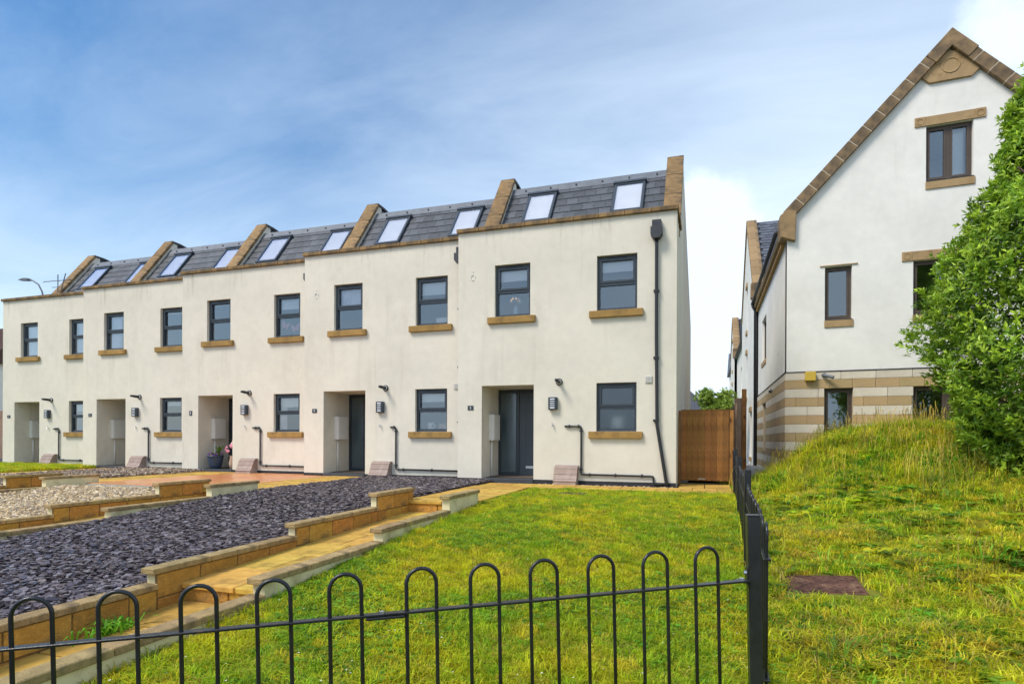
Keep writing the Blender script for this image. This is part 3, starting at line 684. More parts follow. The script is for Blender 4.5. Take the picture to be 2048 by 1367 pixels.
# gabled cross wing and its neighbours further down the alley
def cross_gable(y0, y1, x, zk, zp, label):
    B = thing('alley_gable', (x, y0, 0), label, 'building'); D = y1 - y0; ym = D / 2
    wins = [(ym - .35, ym + .35, 6.0, 8.0), (ym - .35, ym + .35, 2.9, 4.9), (.9, 1.9, .2, 2.1)]
    b = wall_plate([(0, -.5), (D, -.5), (D, zk), (ym, zp), (0, zk)], wins, 0, -.3); b.v = [(-yy, xx, z) for xx, yy, z in b.v]; b.build('wall', m_white, B)
    b = MB(); b.quad((0, 0, -.5), (6, 0, -.5), (6, 0, zk), (0, 0, zk)); b.quad((0, D, -.5), (6, D, -.5), (6, D, zk), (0, D, zk)); b.build('flank_wall', m_white, B)
    for (a, c, d, e) in wins:
        fb = MB()
        for q in ((a, c, d, d + .07), (a, c, e - .07, e), (a, a + .07, d + .07, e - .07), (c - .07, c, d + .07, e - .07)): fb.box(.12, .18, q[0], q[1], q[2], q[3])
        w = fb.build('window', m_rbframe, B); MB().quad((.15, a, d), (.15, c, d), (.15, c, e), (.15, a, e)).build('pane', m_glass, w)
        MB().box(-.06, .1, a - .06, c + .06, e + .01, e + .2).build('lintel', m_rblint, w); MB().box(-.06, .1, a - .02, c + .02, d - .18, d - .01).build('sill', m_rblint, w)
    an = math.atan2(zp - zk, ym); L0 = hypot(zp - zk, ym); n = 9
    rf = MB()
    for sg in (0, 1):
        ya = 0 if sg == 0 else D
        P = [(.3, ya, zk - .06), (.3, ym, zp - .06), (.3, ym, zp + .02), (.3, ya, zk + .02)]; Q = [(7, y, z) for _, y, z in P]
        rf.add(P + Q, [(0, 1, 2, 3), (7, 6, 5, 4), (0, 4, 5, 1), (1, 5, 6, 2), (2, 6, 7, 3), (3, 7, 4, 0)])
    rfo = rf.build('roof', m_deck, B)
    for sg in (1, -1):
        for i in range(n):
            s = (i + .5) * L0 / n; y = s * cos(an); y = y if sg > 0 else D - y
            link('coping_stone', cope_mesh(L0 / n - .01, .44, .2, m_rbstone), B, (.16, y, zk + s * sin(an) + .06), (0, -an * sg, pi / 2))
    MB().box(-.12, .42, -.14, .25, zk - .5, zk + .12).build('kneeler', m_rbstone, B, bevel=.02)
    return B, rfo, an, L0, zk
B2, rf2, an2, L2, zk2 = cross_gable(25.85, 34.2, 1.80, 7.1, 11.05, 'white cross gable with slate roof halfway down the alley')
sm = MB().box(-.148, .148, 0, .32, 0, .012); sm.v = [(x, y, z + .026 * (1 - y / .32)) for x, y, z in sm.v]; sl2 = sm.mesh('slate', m_slate2)
for i in range(22):
    for j in range(9):
        s = i * .255; 
        if s > L2 - .1: break
        link('slate', sl2, rf2, (.50 + .3 * j + (.15 if i % 2 else 0), s * cos(an2), zk2 + .022 + s * sin(an2)), (an2, 0, 0))
W2b = thing('alley_wing', (1.962, 34.2, 0), 'low white wing with eaves gutter beyond the cross gable in the alley', 'building')
b = wall_plate([(0, -.5), (9, -.5), (9, 6.3), (0, 6.3)], [(3, 4.2, 3.5, 5.2)], 0, -.3); b.v = [(-yy, xx, z) for xx, yy, z in b.v]; b.build('wall', m_white, W2b)
MB().quad((.2, 3, 3.5), (.2, 4.2, 3.5), (.2, 4.2, 5.2), (.2, 3, 5.2)).build('pane', m_glass, W2b)
MB().tube([(-.15, 0, 6.4), (-.15, 9, 6.4)], .06, 8).build('gutter', m_leadd, W2b); MB().tube([(-.1, .2, 6.4), (-.1, .2, -.1)], .05, 8).build('downpipe', m_black, W2b)
MB().prism_y([(-.2, 6.35), (3.5, 10.0), (7, 6.35)], .05, 9).build('roof', m_slate2, W2b)
cross_gable(43.2, 49.4, 1.80, 7.0, 9.7, 'far white cross gable, second along the alley')
W3b = thing('alley_wing', (1.962, 49.4, 0), 'farthest white wing at the end of the alley', 'building')
MB().box(0, 6, 0, 8, -.5, 6.6).build('wall', m_white, W3b); MB().prism_x([(-.2, 6.6), (4, 8.2), (8.2, 6.6)], -.2, 6).build('roof', m_slate2, W3b)
# yellow alarm box and two cameras on the stone base
o = tag(rbx(MB().box(.42, .66, -.16, -.03, 2.40, 2.63)).build('alarm_box', m_yellow, None, (RX, RY, 0), bevel=.012), 'yellow alarm box on the banded stone wall', 'alarm box')
def cctv(lx, ly, z, d, label):
    c = thing('security_camera', (RX + rb(lx, ly, z)[0], RY + rb(lx, ly, z)[1], z), label, 'camera')
    MB().tube([(0, 0, 0), (0, -.03, 0)], .06, 14).build('mount', m_grey, c); MB().tube([(0, -.03, 0), (0, -.09, -.01)], .025, 10).build('arm', m_grey, c)
    p = Vector((0, -.09, -.01)); q = Vector(d).normalized()
    MB().tube([p - q * .04, p + q * .22], .042, 14).build('body', m_grey, c); MB().tube([p + q * .22, p + q * .225], .03, 12).build('lens', m_black, c)
    return c
cctv(.86, -.03, 2.54, (.9, -.55, -.35), 'grey security camera beside the yellow alarm box')
cctv(-.02, 3.4, 2.45, (-.4, -.9, -.2), 'small security camera on the alley side wall')

# ------------------------------------------------------------------ gardens: ground sheet, beds, stepped paths and walls
tag(MB().quad((-600, -600, -.78), (600, -600, -.78), (600, 900, -.78), (-600, 900, -.78)).build('ground', m_asph), kind='structure')
def gx(k): return -(5 - k) * PX
def gy(k): return (5 - k) * PY
def lawn_h(X, Y): return -.14 * np.clip((X + 1.6) / 1.9, 0, 1) * np.clip((9 - Y) / 3, 0, 1) + np.interp(Y, [-2, 1, 2.5, 4, 6, 8.25, 11.2, 14], [-.70, -.60, -.50, -.40, -.235, -.115, -.085, -.085])
def bed_h(X, Y): return np.interp(Y, [0, 3.75, 8.0, 9.0, 13.5], [-.60, -.37, -.085, -.05, -.03])
def path_h(Y, up):        # path surface between steps
    if up == 2: return -.06 + .004 * (Y - 8.27)
    if up == 1: return -.385 + (Y - 4.10) * (.149 / 4.17)
    return -.54 + (Y - 4.10) * .05
def grid_mesh(x0, x1, y0, y1, nx, ny, fn, keep=None):
    xs = np.linspace(x0, x1, nx + 1); ys = np.linspace(y0, y1, ny + 1); b = MB()
    for y in ys:
        for x in xs: b.v.append((float(x), float(y), float(fn(x, y))))
    for j in range(ny):
        for i in range(nx):
            if keep and not keep((xs[i] + xs[i + 1]) / 2, (ys[j] + ys[j + 1]) / 2): continue
            a = j * (nx + 1) + i; b.f.append((a, a + 1, a + nx + 2, a + nx + 1))
    return b
S1, S2 = 4.10, 8.27                      # step positions along the path
PIECES = [(.6, 2.0, -.47), (2.0, 3.83, -.335), (3.83, 5.62, -.205), (5.62, 7.36, -.068), (7.36, 8.42, .125)]
stone_cache = {}
def bmesh_for(kind, l, d, h, mat, c):
    key = (kind, round(l, 3), round(d, 3), round(h, 3), mat.name)
    if key not in stone_cache: stone_cache[key] = cmesh(kind, key[1], d, h, mat, c)
    return stone_cache[key]
def garden_wall(k, left, label, pieces):
    ox, oy = gx(k), gy(k)
    x0, x1 = (-4.50, -4.36) if left else (-3.41, -3.26)
    Wt = thing('garden_wall', (ox + (x0 + x1) / 2, oy, 0), label, 'garden wall', 'stepped garden walls')
    cx = (x0 + x1) / 2; core = MB()
    for i, (ya, yb, zt) in enumerate(pieces):
        last = i == len(pieces) - 1
        core.box(-.055, .03 if left else .055, ya + (.001 if i else 0), yb, -.95, zt - .055)
    core.build('render', m_bedwall, Wt)
    for i, (ya, yb, zt) in enumerate(pieces):
        e0 = ya - .05; n = max(1, round((yb - e0) / .58)); L = (yb + (.03 if i == len(pieces) - 1 else 0) - e0) / n
        for j in range(n): link('coping_stone', bmesh_for('coping_stone', L - .005, .15, .05, m_gcope, .006), Wt, (random.uniform(-.003, .003), e0 + L * (j + .5), zt - .0275), (0, 0, pi / 2 + random.uniform(-.004, .004)))
        if left:     # path-side facing of split blocks
            z = zt - .055; r = 0
            while z > zt - .75:
                h = .135 if r % 2 else .205
                y = ya + (.0 if r % 2 == 0 else -.0); first = .45 if (r + i) % 2 == 0 else .225
                while y < yb - .02:
                    ny = min(y + first, yb); first = .45
                    if ny - y > .04: link('block', bmesh_for('block', ny - y - .012, .035, h - .012, m_block, .006), Wt, (.0415 + random.uniform(0, .004), (y + ny) / 2, z - h / 2), (0, 0, -pi / 2))
                    y = ny
                z -= h; r += 1
            MB().box(.03, .049, ya, yb, zt - .8, zt - .056).build('mortar', m_bmort, Wt)
    return Wt
gw5L = garden_wall(5, True, 'stepped orange block wall between the slate chippings and the nearest yellow path', PIECES)
gw5R = garden_wall(5, False, 'low stepped cream wall between the nearest yellow path and the big lawn', PIECES)
gw4L = garden_wall(4, True, 'stepped orange block wall between the cream pebbles and the middle path', PIECES)
gw4R = garden_wall(4, False, 'low stepped cream wall along the far side of the purple slate chippings', PIECES)
gw3L = garden_wall(3, True, 'short orange block wall farthest to the left, beside the brown gravel', PIECES)
gw3R = garden_wall(3, False, 'low cream wall between the cream pebbles and the farthest path', PIECES)
# paths: flagstones on bedding, with two block-faced steps
def garden_path(k):
    ox, oy = gx(k), gy(k)
    bd = MB(); x0, x1 = -4.40, -3.575
    for ya, yb, up in ((.4, S1, 0), (S1, S2, 1), (S2, 13.4 if k < 5 else 12.35, 2)):
        a0 = -4.39 if up < 2 else -4.50; a1 = -3.385 if up < 2 else -3.30
        if up == 2 and k == 5: a0, a1 = -5.30, .50
        if up == 2 and k == 5:
            bd.add([(a0 + .80, ya, path_h(ya, 2) - .05), (-3.28, ya, path_h(ya, 2) - .05), (-3.28, 11.25, -.10), (.50, 11.25, -.10), (.50, 14.2, -.08), (-.56, 14.2, -.08), (-.56, 12.42, -.08), (a0 + .80, 12.42, -.1)], [(0, 1, 2, 3, 4, 5, 6, 7)]); continue
        bd.quad((a0, ya, path_h(ya, up) - .045), (a1, ya, path_h(ya, up) - .045), (a1, yb, path_h(yb, up) - .045), (a0, yb, path_h(yb, up) - .045))
    P = tag(bd.build('garden_path', m_grout, None, (ox, oy, 0)), kind='structure')
    def flag(xa, xb, ya, yb, zf):
        za, zb = zf(ya), zf(yb); t = atan2(zb - za, yb - ya)
        o = link('flagstone', bmesh_for('flagstone', xb - xa - .014, yb - ya - .014, .05, m_flag, .006), P, ((xa + xb) / 2, (ya + yb) / 2, (za + zb) / 2 - .025 + random.uniform(-.003, .002)), (t + random.uniform(-.006, .006), random.uniform(-.006, .006), 0))
    rr = random.Random(k)
    for ya, yb, up in ((.5, S1, 0), (S1 - .03, S2, 1), (S2 - .03, 12.9 + (.25 if k < 5 else -.5), 2)):
        y = ya; i = 0; wl, wr = (-4.385, -3.39) if up < 2 else (-4.50, -3.30)
        if k == 5 and up == 2: yb = 11.25
        while y < yb - .05:
            l = .60 if up < 2 else .45; ny = min(y + l, yb)
            if yb - ny < .12: ny = yb
            sp = wl + (wr - wl) * (.42 if i % 2 else .58)
            flag(wl, sp, y, ny, lambda Y: path_h(Y, up)); flag(sp, wr, y, ny, lambda Y: path_h(Y, up))
            y = ny; i += 1
    if k == 5:   # paved strip along the house front up to the gate
        x = -5.24; i = 0
        for (ya, yb) in ((11.25, 11.70), (11.70, 12.15)):
            x = -4.50 if ya < 11.5 else -4.75; 
            while x < .46:
                nx = min(x + .45, .47); flag(x, nx, ya, yb, lambda Y: -.062 + .01 * (Y - 11.3)); x = nx
        for x in (-.53, -.03):
            for ya in (12.15, 12.6, 13.05): flag(x, x + .498, ya, min(ya + .45, 13.33), lambda Y: -.05)
    # risers
    for (ys, zlo, zhi) in ((S1, -.56, -.43), (S2, -.26, -.112)):
        n = 2; w0, w1 = -4.385, -3.39; L = (w1 - w0) / n
        for j in range(n): link('riser_block', bmesh_for('riser_block', L - .012, .06, zhi - zlo, m_block, .006), P, (w0 + L * (j + .5), ys + .03, (zlo + zhi) / 2))
    return P
for k in (5, 4, 3, 2): garden_path(k)
# beds
def bed(name, k, mat, y0, y1, x0, x1, dz=0, ny=24):
    o = grid_mesh(x0, x1, y0, y1, 6, ny, lambda x, y: bed_h(x, y) + dz).build(name, mat, None, (gx(k), gy(k), 0), smooth=True); return tag(o, kind='structure')
m_chipbase = M('chip_bed', (.03, .026, .034), .9, .3, 20); m_pebbase = M('pebble_bed', (.40, .33, .22), .9, .3, 20); m_gravbase = M('gravel_bed', (.26, .19, .13), .9, .3, 20)
bed('slate_bed', 5, m_chipbase, .3, 12.78, -7.68, -4.46)
bed('pebble_bed', 4, m_pebbase, .3, 8.15, -7.68, -4.46)
bed('gravel_bed', 3, m_gravbase, .3, 12.78, -7.68, -4.46)
# terracotta patio in front of the middle house
pt = tag(MB().box(-7.68, -4.50, 8.55, 12.78, -.3, -.075).build('patio', m_grout, None, (gx(4), gy(4), 0)), kind='structure')
for i in range(8):
    for j in range(10):
        link('patio_tile', bmesh_for('patio_tile', .385, .413, .03, m_terra, .004), pt, (-7.68 + .398 * (i + .5), 8.55 + .423 * (j + .5), -.062 + random.uniform(-.001, .001)))
tag(MB().prism_x([(8.10, -.12), (8.55, -.058), (8.55, -.3), (8.10, -.3)], -7.66, -5.9).build('patio_ramp', m_conc, None, (gx(4), gy(4), 0)), kind='structure')
# loose stones as real pieces
def stones(name, label, cat, x0, x1, y0, y1, per_m2, size, flat, mats, seed, parent_xy, hfn, sides=6, tilt=.35, near_boost=True):
    rg = np.random.default_rng(seed); area = (x1 - x0) * (y1 - y0); n = int(area * per_m2)
    xs = rg.uniform(x0, x1, n); ys = rg.uniform(y0, y1, n)
    V = []; F = []; mi = []
    for i in range(n):
        s = size * rg.uniform(.55, 1.35); a = rg.uniform(0, 2 * pi); el = rg.uniform(.45, .9); t = s * flat * rg.uniform(.5, 1.2)
        tx, ty = rg.normal(0, tilt, 2); z = hfn(0, ys[i]) + rg.uniform(.0, size * .55)
        R = Matrix.Rotation(a, 3, 'Z') @ Matrix.Rotation(float(tx), 3, 'X') @ Matrix.Rotation(float(ty), 3, 'Y')
        o = len(V); jit = rg.uniform(.7, 1.25, sides)
        for lvl, sc_ in ((-1, .92), (1, 1.0)):
            for j in range(sides):
                th = 2 * pi * j / sides + .2 * jit[j]; p = R @ Vector((s / 2 * jit[j] * cos(th) * sc_, s / 2 * el * jit[j] * sin(th) * sc_, lvl * t / 2))
                V.append((xs[i] + p.x, ys[i] + p.y, z + p.z))
        F.append(tuple(o + sides + j for j in range(sides))); mi.append(i)
        for j in range(sides): F.append((o + j, o + (j + 1) % sides, o + sides + (j + 1) % sides, o + sides + j))
    me = bpy.data.meshes.new(name); me.from_pydata(V, [], F)
    for mt in mats: me.materials.append(mt)
    idx = rg.integers(0, len(mats), n); me.polygons.foreach_set('material_index', np.repeat(idx, sides + 1).astype(np.int32)); me.update()
    o = link(name, me, None, (parent_xy[0], parent_xy[1], 0)); return tag(o, label, cat, kind='stuff')
ch = [M('slate_chip_a', (.105, .082, .09), .36, .3, 14, spec=.6), M('slate_chip_b', (.20, .17, .178), .4, .3, 14, spec=.6), M('slate_chip_c', (.05, .037, .041), .34, .3, 14, spec=.6), M('slate_chip_d', (.125, .094, .095), .4, .3, 14, spec=.6)]
stones('slate_chippings', 'purple slate chippings filling the bed before house four', 'slate chippings', -7.66, -4.5, 1.2, 6.6, 1250, .06, .17, ch, 3, (0, 0), bed_h, tilt=.2)
stones('slate_chippings', 'purple slate chippings at the house end of the bed', 'slate chippings', -7.66, -4.5, 6.6, 12.75, 1000, .06, .17, ch, 4, (0, 0), bed_h, tilt=.2)
pb = [M('pebble_a', (.60, .46, .27), .7, .2, 20), M('pebble_b', (.48, .35, .20), .7, .2, 20), M('pebble_c', (.70, .58, .40), .7, .2, 20), M('pebble_d', (.36, .29, .22), .7, .2, 20)]
stones('cream_pebbles', 'cream pebbles in the bed before the terracotta patio', 'pebbles', -7.66, -4.5, 3.2, 8.1, 800, .05, .6, pb, 5, (gx(4), gy(4)), bed_h)
gr = [M('gravel_a', (.34, .25, .17), .8, .2, 20), M('gravel_b', (.24, .16, .11), .8, .2, 20), M('gravel_c', (.46, .38, .29), .8, .2, 20), M('gravel_d', (.16, .12, .10), .8, .2, 20)]
stones('brown_gravel', 'brown gravel in the bed before house two', 'gravel', -7.66, -4.5, 6.5, 12.75, 420, .06, .6, gr, 6, (gx(3), gy(3)), bed_h)
stones('gravel_strip', 'narrow gravel strip along the foot of house five', 'gravel', -3.45, -.62, 12.16, 12.40, 700, .035, .6, pb + gr, 7, (0, 0), lambda x, y: -.085)
# small lawn of house one and neighbouring ground on the far left
tag(grid_mesh(-60, -17.95, 2, 14.2, 20, 12, lambda x, y: float(bed_h(x, y - 1.2)) - .01).build('lawn', m_turf, smooth=True), kind='structure')
tag(MB().quad((.56, 13.6, -.12), (2.2, 13.6, -.12), (2.2, 60, -.12), (.56, 60, -.12)).build('alley_path', m_alley), kind='structure')
tag(MB().quad((-40, 23.6, -.13), (.55, 23.6, -.13), (.55, 80, -.13), (-40, 80, -.13)).build('rear_ground', m_turf), kind='structure')

# ------------------------------------------------------------------ black bow-top railings
FD = Vector((cos(radians(33)), sin(radians(33)), 0)); FP = Vector((.235, 3.2, 0)); PIT = .2765; HW = .0635
def hoop_mesh(h, r=.0085):
    pts = [(-HW, 0, 0), (-HW, 0, h * .5), (-HW, 0, h - HW)] + [(-HW * cos(t), 0, h - HW + HW * sin(t)) for t in np.linspace(.2, pi - .2, 11)] + [(HW, 0, h - HW), (HW, 0, h * .5), (HW, 0, 0)]
    return MB().tube(pts, r, 8).mesh('hoop', m_steel, smooth=True)
hoop_me = hoop_mesh(.86); hoop_side = hoop_mesh(1.05)
def railing(p0, d, svals, ztop_fn, label, rake, rails, name='railing', hoop=hoop_me, flip=0):
    """p0: origin; d: horizontal direction; svals: hoop positions along d; panel is a rigid frame raked by angle rake"""
    R = thing(name, (p0[0], p0[1], p0[2]), label, 'railing', 'black bow-top railings'); R.rotation_euler = (0, -rake, atan2(d[1], d[0]))
    for s in svals: link('hoop', hoop, R, (s, random.uniform(-.002, .002), random.uniform(-.002, .002)), (random.uniform(-.006, .006), random.uniform(-.004, .004), random.uniform(-.05, .05)))
    for (a, c, z, w) in rails: MB().box(a, c, -.019, .019, z - .005, z + .005).build('rail', m_steel, R, bevel=.002)
    return R
# front run: s measured from the post towards the left (negative along FD)
S_L = [.257 + i * PIT for i in range(6)]; S_R = [1.952 + i * .2755 for i in range(8)]
zt0, zt1 = .360, .296                     # hoop tops near the post and three metres to the left
rk = math.atan((zt0 - zt1) / 2.8)
zb = zt0 - .86 + .257 * tan(rk)
railing((FP.x, FP.y, zb), FD, [-s for s in S_L], None, 'black bow-top railing panel in the foreground, next to the corner post', rk, [(-1.80, -.02, .86 - .178, 0), (-1.80, -.02, .11, 0)])
railing((FP.x, FP.y, zb), FD, [-s for s in S_R], None, 'black bow-top railing panel at the lower left foreground', rk, [(-4.1, -1.74, .86 - .178, 0), (-4.1, -1.74, .11, 0)])
def post(x, y, zt, label, h=1.15, s=.031, rz=radians(33), tilt=(0, -.022)):
    P = thing('fence_post', (x, y, zt - h), label, 'fence post', 'railing posts'); P.rotation_euler = (tilt[0], tilt[1], rz)
    MB().box(-s, s, -s, s, 0, h - .004).build('shaft', m_steel, P, bevel=.004); MB().box(-s - .001, s + .001, -s - .001, s + .001, h - .006, h).build('cap', m_steel, P, bevel=.002)
    return P
cp = post(FP.x + .012, FP.y + .01, .512, 'near corner post where the front and side railings meet')
cp.rotation_euler = (0, -.022, radians(8))
def bolt(name, loc, label, parent):
    MB().tube([(0, 0, 0), (0, -.012, 0)], .013, 8).tube([(0, -.012, 0), (0, -.02, 0)], .007, 8).build(name, m_silver, parent, loc)
MB().box(-.085, -.031, -.028, .028, .812, .822).box(-.037, -.031, -.028, .028, .80, .885).build('bracket', m_steel, cp)
MB().tube([(-.06, -.01, .822), (-.06, -.01, .834)], .013, 8).build('bolt', m_silver, cp); MB().tube([(-.037, -.012, .862), (-.05, -.012, .862)], .012, 8).build('bolt', m_silver, cp)
jl = tag(MB().box(-.085, .075, -.024, .024, -.017, -.006).build('fish_plate', m_steel, None, None, bevel=.003), 'small bolted steel joint between the two front railing panels', 'joint plate')
jp = Vector((FP.x, FP.y, 0)) - FD * 1.80; jl.location = (jp.x, jp.y, zb + .682 - 1.80 * tan(rk)); jl.rotation_euler = (0, -rk, radians(33))
MB().tube([(-.02, -.0, -.006), (-.02, -.0, .014)], .012, 8).build('bolt', m_silver, jl)
# side run towards the gate
SP0 = Vector((.326, 3.66, 0)); SP1 = Vector((.548, 14.0, 0)); SDv = (SP1 - SP0).normalized(); SLn = (SP1 - SP0).length
rs = math.atan((.69 - .41) / 10.35); NP = 4; pl = SLn / NP
lab = ['side railing panel nearest the corner post', 'second side railing panel behind the corner post', 'third side railing panel along the lawn', 'side railing panel that ends at the wooden gate']
for i in range(NP):
    s0 = i * pl; o = SP0 + SDv * s0; zt = .41 + s0 * tan(rs)
    hs = [.06 + j * PIT for j in range(int((pl - .06) / PIT) + 1)]
    railing((o.x, o.y, zt - 1.05), SDv, hs, None, lab[i], rs, [(-.05, pl - .05, 1.05 - .19, 0), (-.05, pl - .05, .18, 0)], hoop=hoop_side)
for i in range(1, NP):
    o = SP0 + SDv * (i * pl - .06); post(o.x - .0, o.y, .41 + i * pl * tan(rs) + .11 if i > 1 else .60, ['', 'second side fence post, rising above the railing', 'third side fence post towards the gate', 'fourth side fence post near the gate'][i], rz=0, tilt=(0, 0))
# ------------------------------------------------------------------ timber gate and fence
G = thing('wooden_gate', (-.52, 13.36, .02), 'orange-brown vertical board gate between the end house and the alley', 'gate')
for i in range(8):
    link('board', bmesh_for('gate_board', .1212, .022, 1.50 + random.uniform(-.002, .002), m_gate, .004), G, (.0625 + i * .1215, random.uniform(-.001, .002), .75))
MB().box(.0, .975, .012, .05, .25, .35).box(.0, .975, .012, .05, 1.15, 1.25).build('ledge', m_gate, G); MB().box(-.0, .98, -.02, .03, 1.502, 1.52).build('top_rail', m_gate, G)
MB().box(.985, 1.06, -.04, .05, -.15, 1.50).build('gate_post', m_gate, G); MB().box(-.05, -.005, -.03, .06, -.1, 1.5).build('gate_post', m_gate, G)
MB().box(.35, .50, -.018, -.012, .035, .05).build('threshold_strip', m_silver, G)
TF = thing('timber_fence', (.60, 13.45, -.1), 'weathered timber fence running down the alley behind the gate', 'fence')
for i in range(48): link('board', bmesh_for('fence_board', .15, .02, 1.78, m_fence, .003), TF, (random.uniform(-.004, .004), .08 + i * .152, .89), (0, 0, pi / 2))
TP = thing('timber_screen', (.66, 15.6, -.1), 'tall weathered timber panel end standing right of the gate', 'fence panel')
MB().box(0, .16, 0, .05, 0, 2.02).build('board', m_fence, TP, bevel=.004); MB().box(.162, .27, -.01, .09, 0, 2.24).build('post', m_gate, TP, bevel=.004)
tag(MB().box(.52, .62, 11.3, 13.4, -.4, .06).build('gravel_board', m_conc), 'low concrete edging board beside the gate paving', 'edging')

# ------------------------------------------------------------------ lawn, bank, grass
def tps(pts):
    P = np.array(pts, float); n = len(P)
    U = lambda r: np.where(r > 1e-9, r * r * np.log(r + 1e-12), 0)
    K = U(np.linalg.norm(P[:, None, :2] - P[None, :, :2], axis=2)) + np.eye(n) * .05
    Q = np.c_[np.ones(n), P[:, :2]]; A = np.zeros((n + 3, n + 3)); A[:n, :n] = K; A[:n, n:] = Q; A[n:, :n] = Q.T
    wv = np.linalg.solve(A, np.r_[P[:, 2], 0, 0, 0])
    return lambda x, y: float(wv[:n] @ U(np.hypot(P[:, 0] - x, P[:, 1] - y)) + wv[n] + wv[n + 1] * x + wv[n + 2] * y)
bank_raw = tps([(.35, 0, -.76), (.35, 3.2, -.64), (.35, 5, -.47), (.35, 7, -.30), (.5, 10, -.2), (.55, 12, -.16), (.6, 14, -.13), (1.0, 5.7, -.36), (1.1, 11.7, -.12), (1.2, 14, -.05), (1.4, 15.5, .0), (1.75, 16.6, .05),
                (3.0, 15.2, 1.0), (4.6, 15.6, 1.08), (7, 15.6, 1.2), (10, 15, 1.25), (2.45, 14.4, .80), (2.0, 15.6, .36), (1.6, 13.2, .16), (2.6, 16.7, .65), (4, 16.6, 1.0), (3.7, 9.6, .17), (6, 9.5, .40), (9, 12, 1.0), (2.4, 8, -.10), (2.2, 2.5, -.60), (4, 3, -.42), (7, 4, -.15), (11, 6, .3), (2, -1, -.66), (8, -1, -.5), (2.3, 11.5, .25), (4.9, 11.1, .42)])
def bank_h(x, y): return bank_raw(x, y) + (.035 * sin(3.1 * x + 1.3 * sin(2.3 * y)) + .03 * sin(4.3 * y + 2.1 * sin(1.9 * x)) + .016 * sin(7.3 * x + 5.1 * y)) * min(1., max(0., (x - .5) / .8)) * min(1., max(0., hypot(x - .95, y - 5.73) - .35) / .5)
def in_lawn(x, y):
    s = (x - FP.x) * -FD.y + (y - FP.y) * FD.x
    return True
lawn = tag(grid_mesh(-3.27, .45, .2, 11.27, 26, 60, lambda x, y: float(lawn_h(x, y))).build('lawn', m_turf, smooth=True), kind='structure')
bank = tag(grid_mesh(.45, 13.0, -2, 16.9, 80, 110, bank_h).build('grass_bank', m_turf, smooth=True), kind='structure')
# tufts: blades of grass, clover rosettes, dry stems
def tuft(name, mat, n, h, spread, wid, lean, seed, seg=2):
    rg = random.Random(seed); b = MB()
    for i in range(n):
        a = rg.uniform(0, 2 * pi); r = spread * sqrt(rg.random()); x, y = r * cos(a), r * sin(a); hh = h * rg.uniform(.45, 1.15); d = rg.uniform(0, 2 * pi); le = lean * rg.uniform(.4, 1.9) * hh
        fx, fy = cos(d + pi / 2) * wid / 2, sin(d + pi / 2) * wid / 2; o = len(b.v)
        b.v += [(x - fx, y - fy, -.01), (x + fx, y + fy, -.01), (x + cos(d) * le * .35 + fx * .75, y + sin(d) * le * .35 + fy * .75, hh * .62), (x + cos(d) * le * .35 - fx * .75, y + sin(d) * le * .35 - fy * .75, hh * .62), (x + cos(d) * le, y + sin(d) * le, hh * (1 - .22 * min(le / h, 2.2)))]
        b.f += [(o, o + 1, o + 2, o + 3), (o + 3, o + 2, o + 4)]
    return bpy.data.objects.new(name, b.mesh(name, mat))
def rosette(name, mat, n, h, spread, seed, leaf=.011):
    rg = random.Random(seed); b = MB()
    for i in range(n):
        a = rg.uniform(0, 2 * pi); r = spread * sqrt(rg.random()); x, y = r * cos(a), r * sin(a); z = h * rg.uniform(.4, 1.1)
        for k in range(3):
            t = a + k * 2.094; s = leaf * rg.uniform(.8, 1.3); px_, py_ = -sin(t), cos(t); o = len(b.v); dz = rg.uniform(-.3, .3) * s
            b.v += [(x, y, z), (x + cos(t) * s + px_ * s * .62, y + sin(t) * s + py_ * s * .62, z + dz), (x + cos(t) * s * 1.75, y + sin(t) * s * 1.75, z + dz * .5), (x + cos(t) * s - px_ * s * .62, y + sin(t) * s - py_ * s * .62, z - dz)]
            b.f.append((o, o + 1, o + 2, o + 3))
    return bpy.data.objects.new(name, b.mesh(name, mat))
def stems(name, mat, n, h, spread, seed, head):
    rg = random.Random(seed); b = MB()
    for i in range(n):
        a = rg.uniform(0, 2 * pi); r = spread * sqrt(rg.random()); x, y = r * cos(a), r * sin(a); hh = h * rg.uniform(.6, 1.1); dx, dy = rg.uniform(-.2, .2) * hh, rg.uniform(-.2, .2) * hh
        b.tube([(x, y, 0), (x + dx * .4, y + dy * .4, hh * .6), (x + dx, y + dy, hh)], .0022, 3)
        for q in range(4):
            s = head * rg.uniform(.6, 1.2); zz = hh * (.82 + .06 * q); o = len(b.v); t = rg.uniform(0, 6.28)
            cx_, cy_ = x + dx * (.7 + .08 * q), y + dy * (.7 + .08 * q); b.v += [(cx_ - cos(t) * s * .4, cy_ - sin(t) * s * .4, zz), (cx_ + cos(t) * s * .4, cy_ + sin(t) * s * .4, zz), (cx_, cy_, zz + s)]; b.f.append((o, o + 1, o + 2))
    return bpy.data.objects.new(name, b.mesh(name, mat))
m_flowery = M('yellow_petal', (.75, .55, .03), .6, .1, 30); m_daisy = M('white_petal', (.8, .8, .72), .6, .1, 30)
def flower(name, mat, n, h, spread, seed, s0):
    rg = random.Random(seed); b = MB()
    for i in range(n):
        a = rg.uniform(0, 2 * pi); r = spread * sqrt(rg.random()); x, y, z = r * cos(a), r * sin(a), h * rg.uniform(.7, 1.1)
        for k in range(5):
            t = a + k * 1.2566; o = len(b.v); s = s0; b.v += [(x, y, z), (x + cos(t - .5) * s, y + sin(t - .5) * s, z + s * .3), (x + cos(t + .5) * s, y + sin(t + .5) * s, z + s * .3)]; b.f.append((o, o + 1, o + 2))
    return bpy.data.objects.new(name, b.mesh(name, mat))
def tuft_collection(name, objs):
    c = bpy.data.collections.new(name)
    for o in objs: c.objects.link(o)
    return c
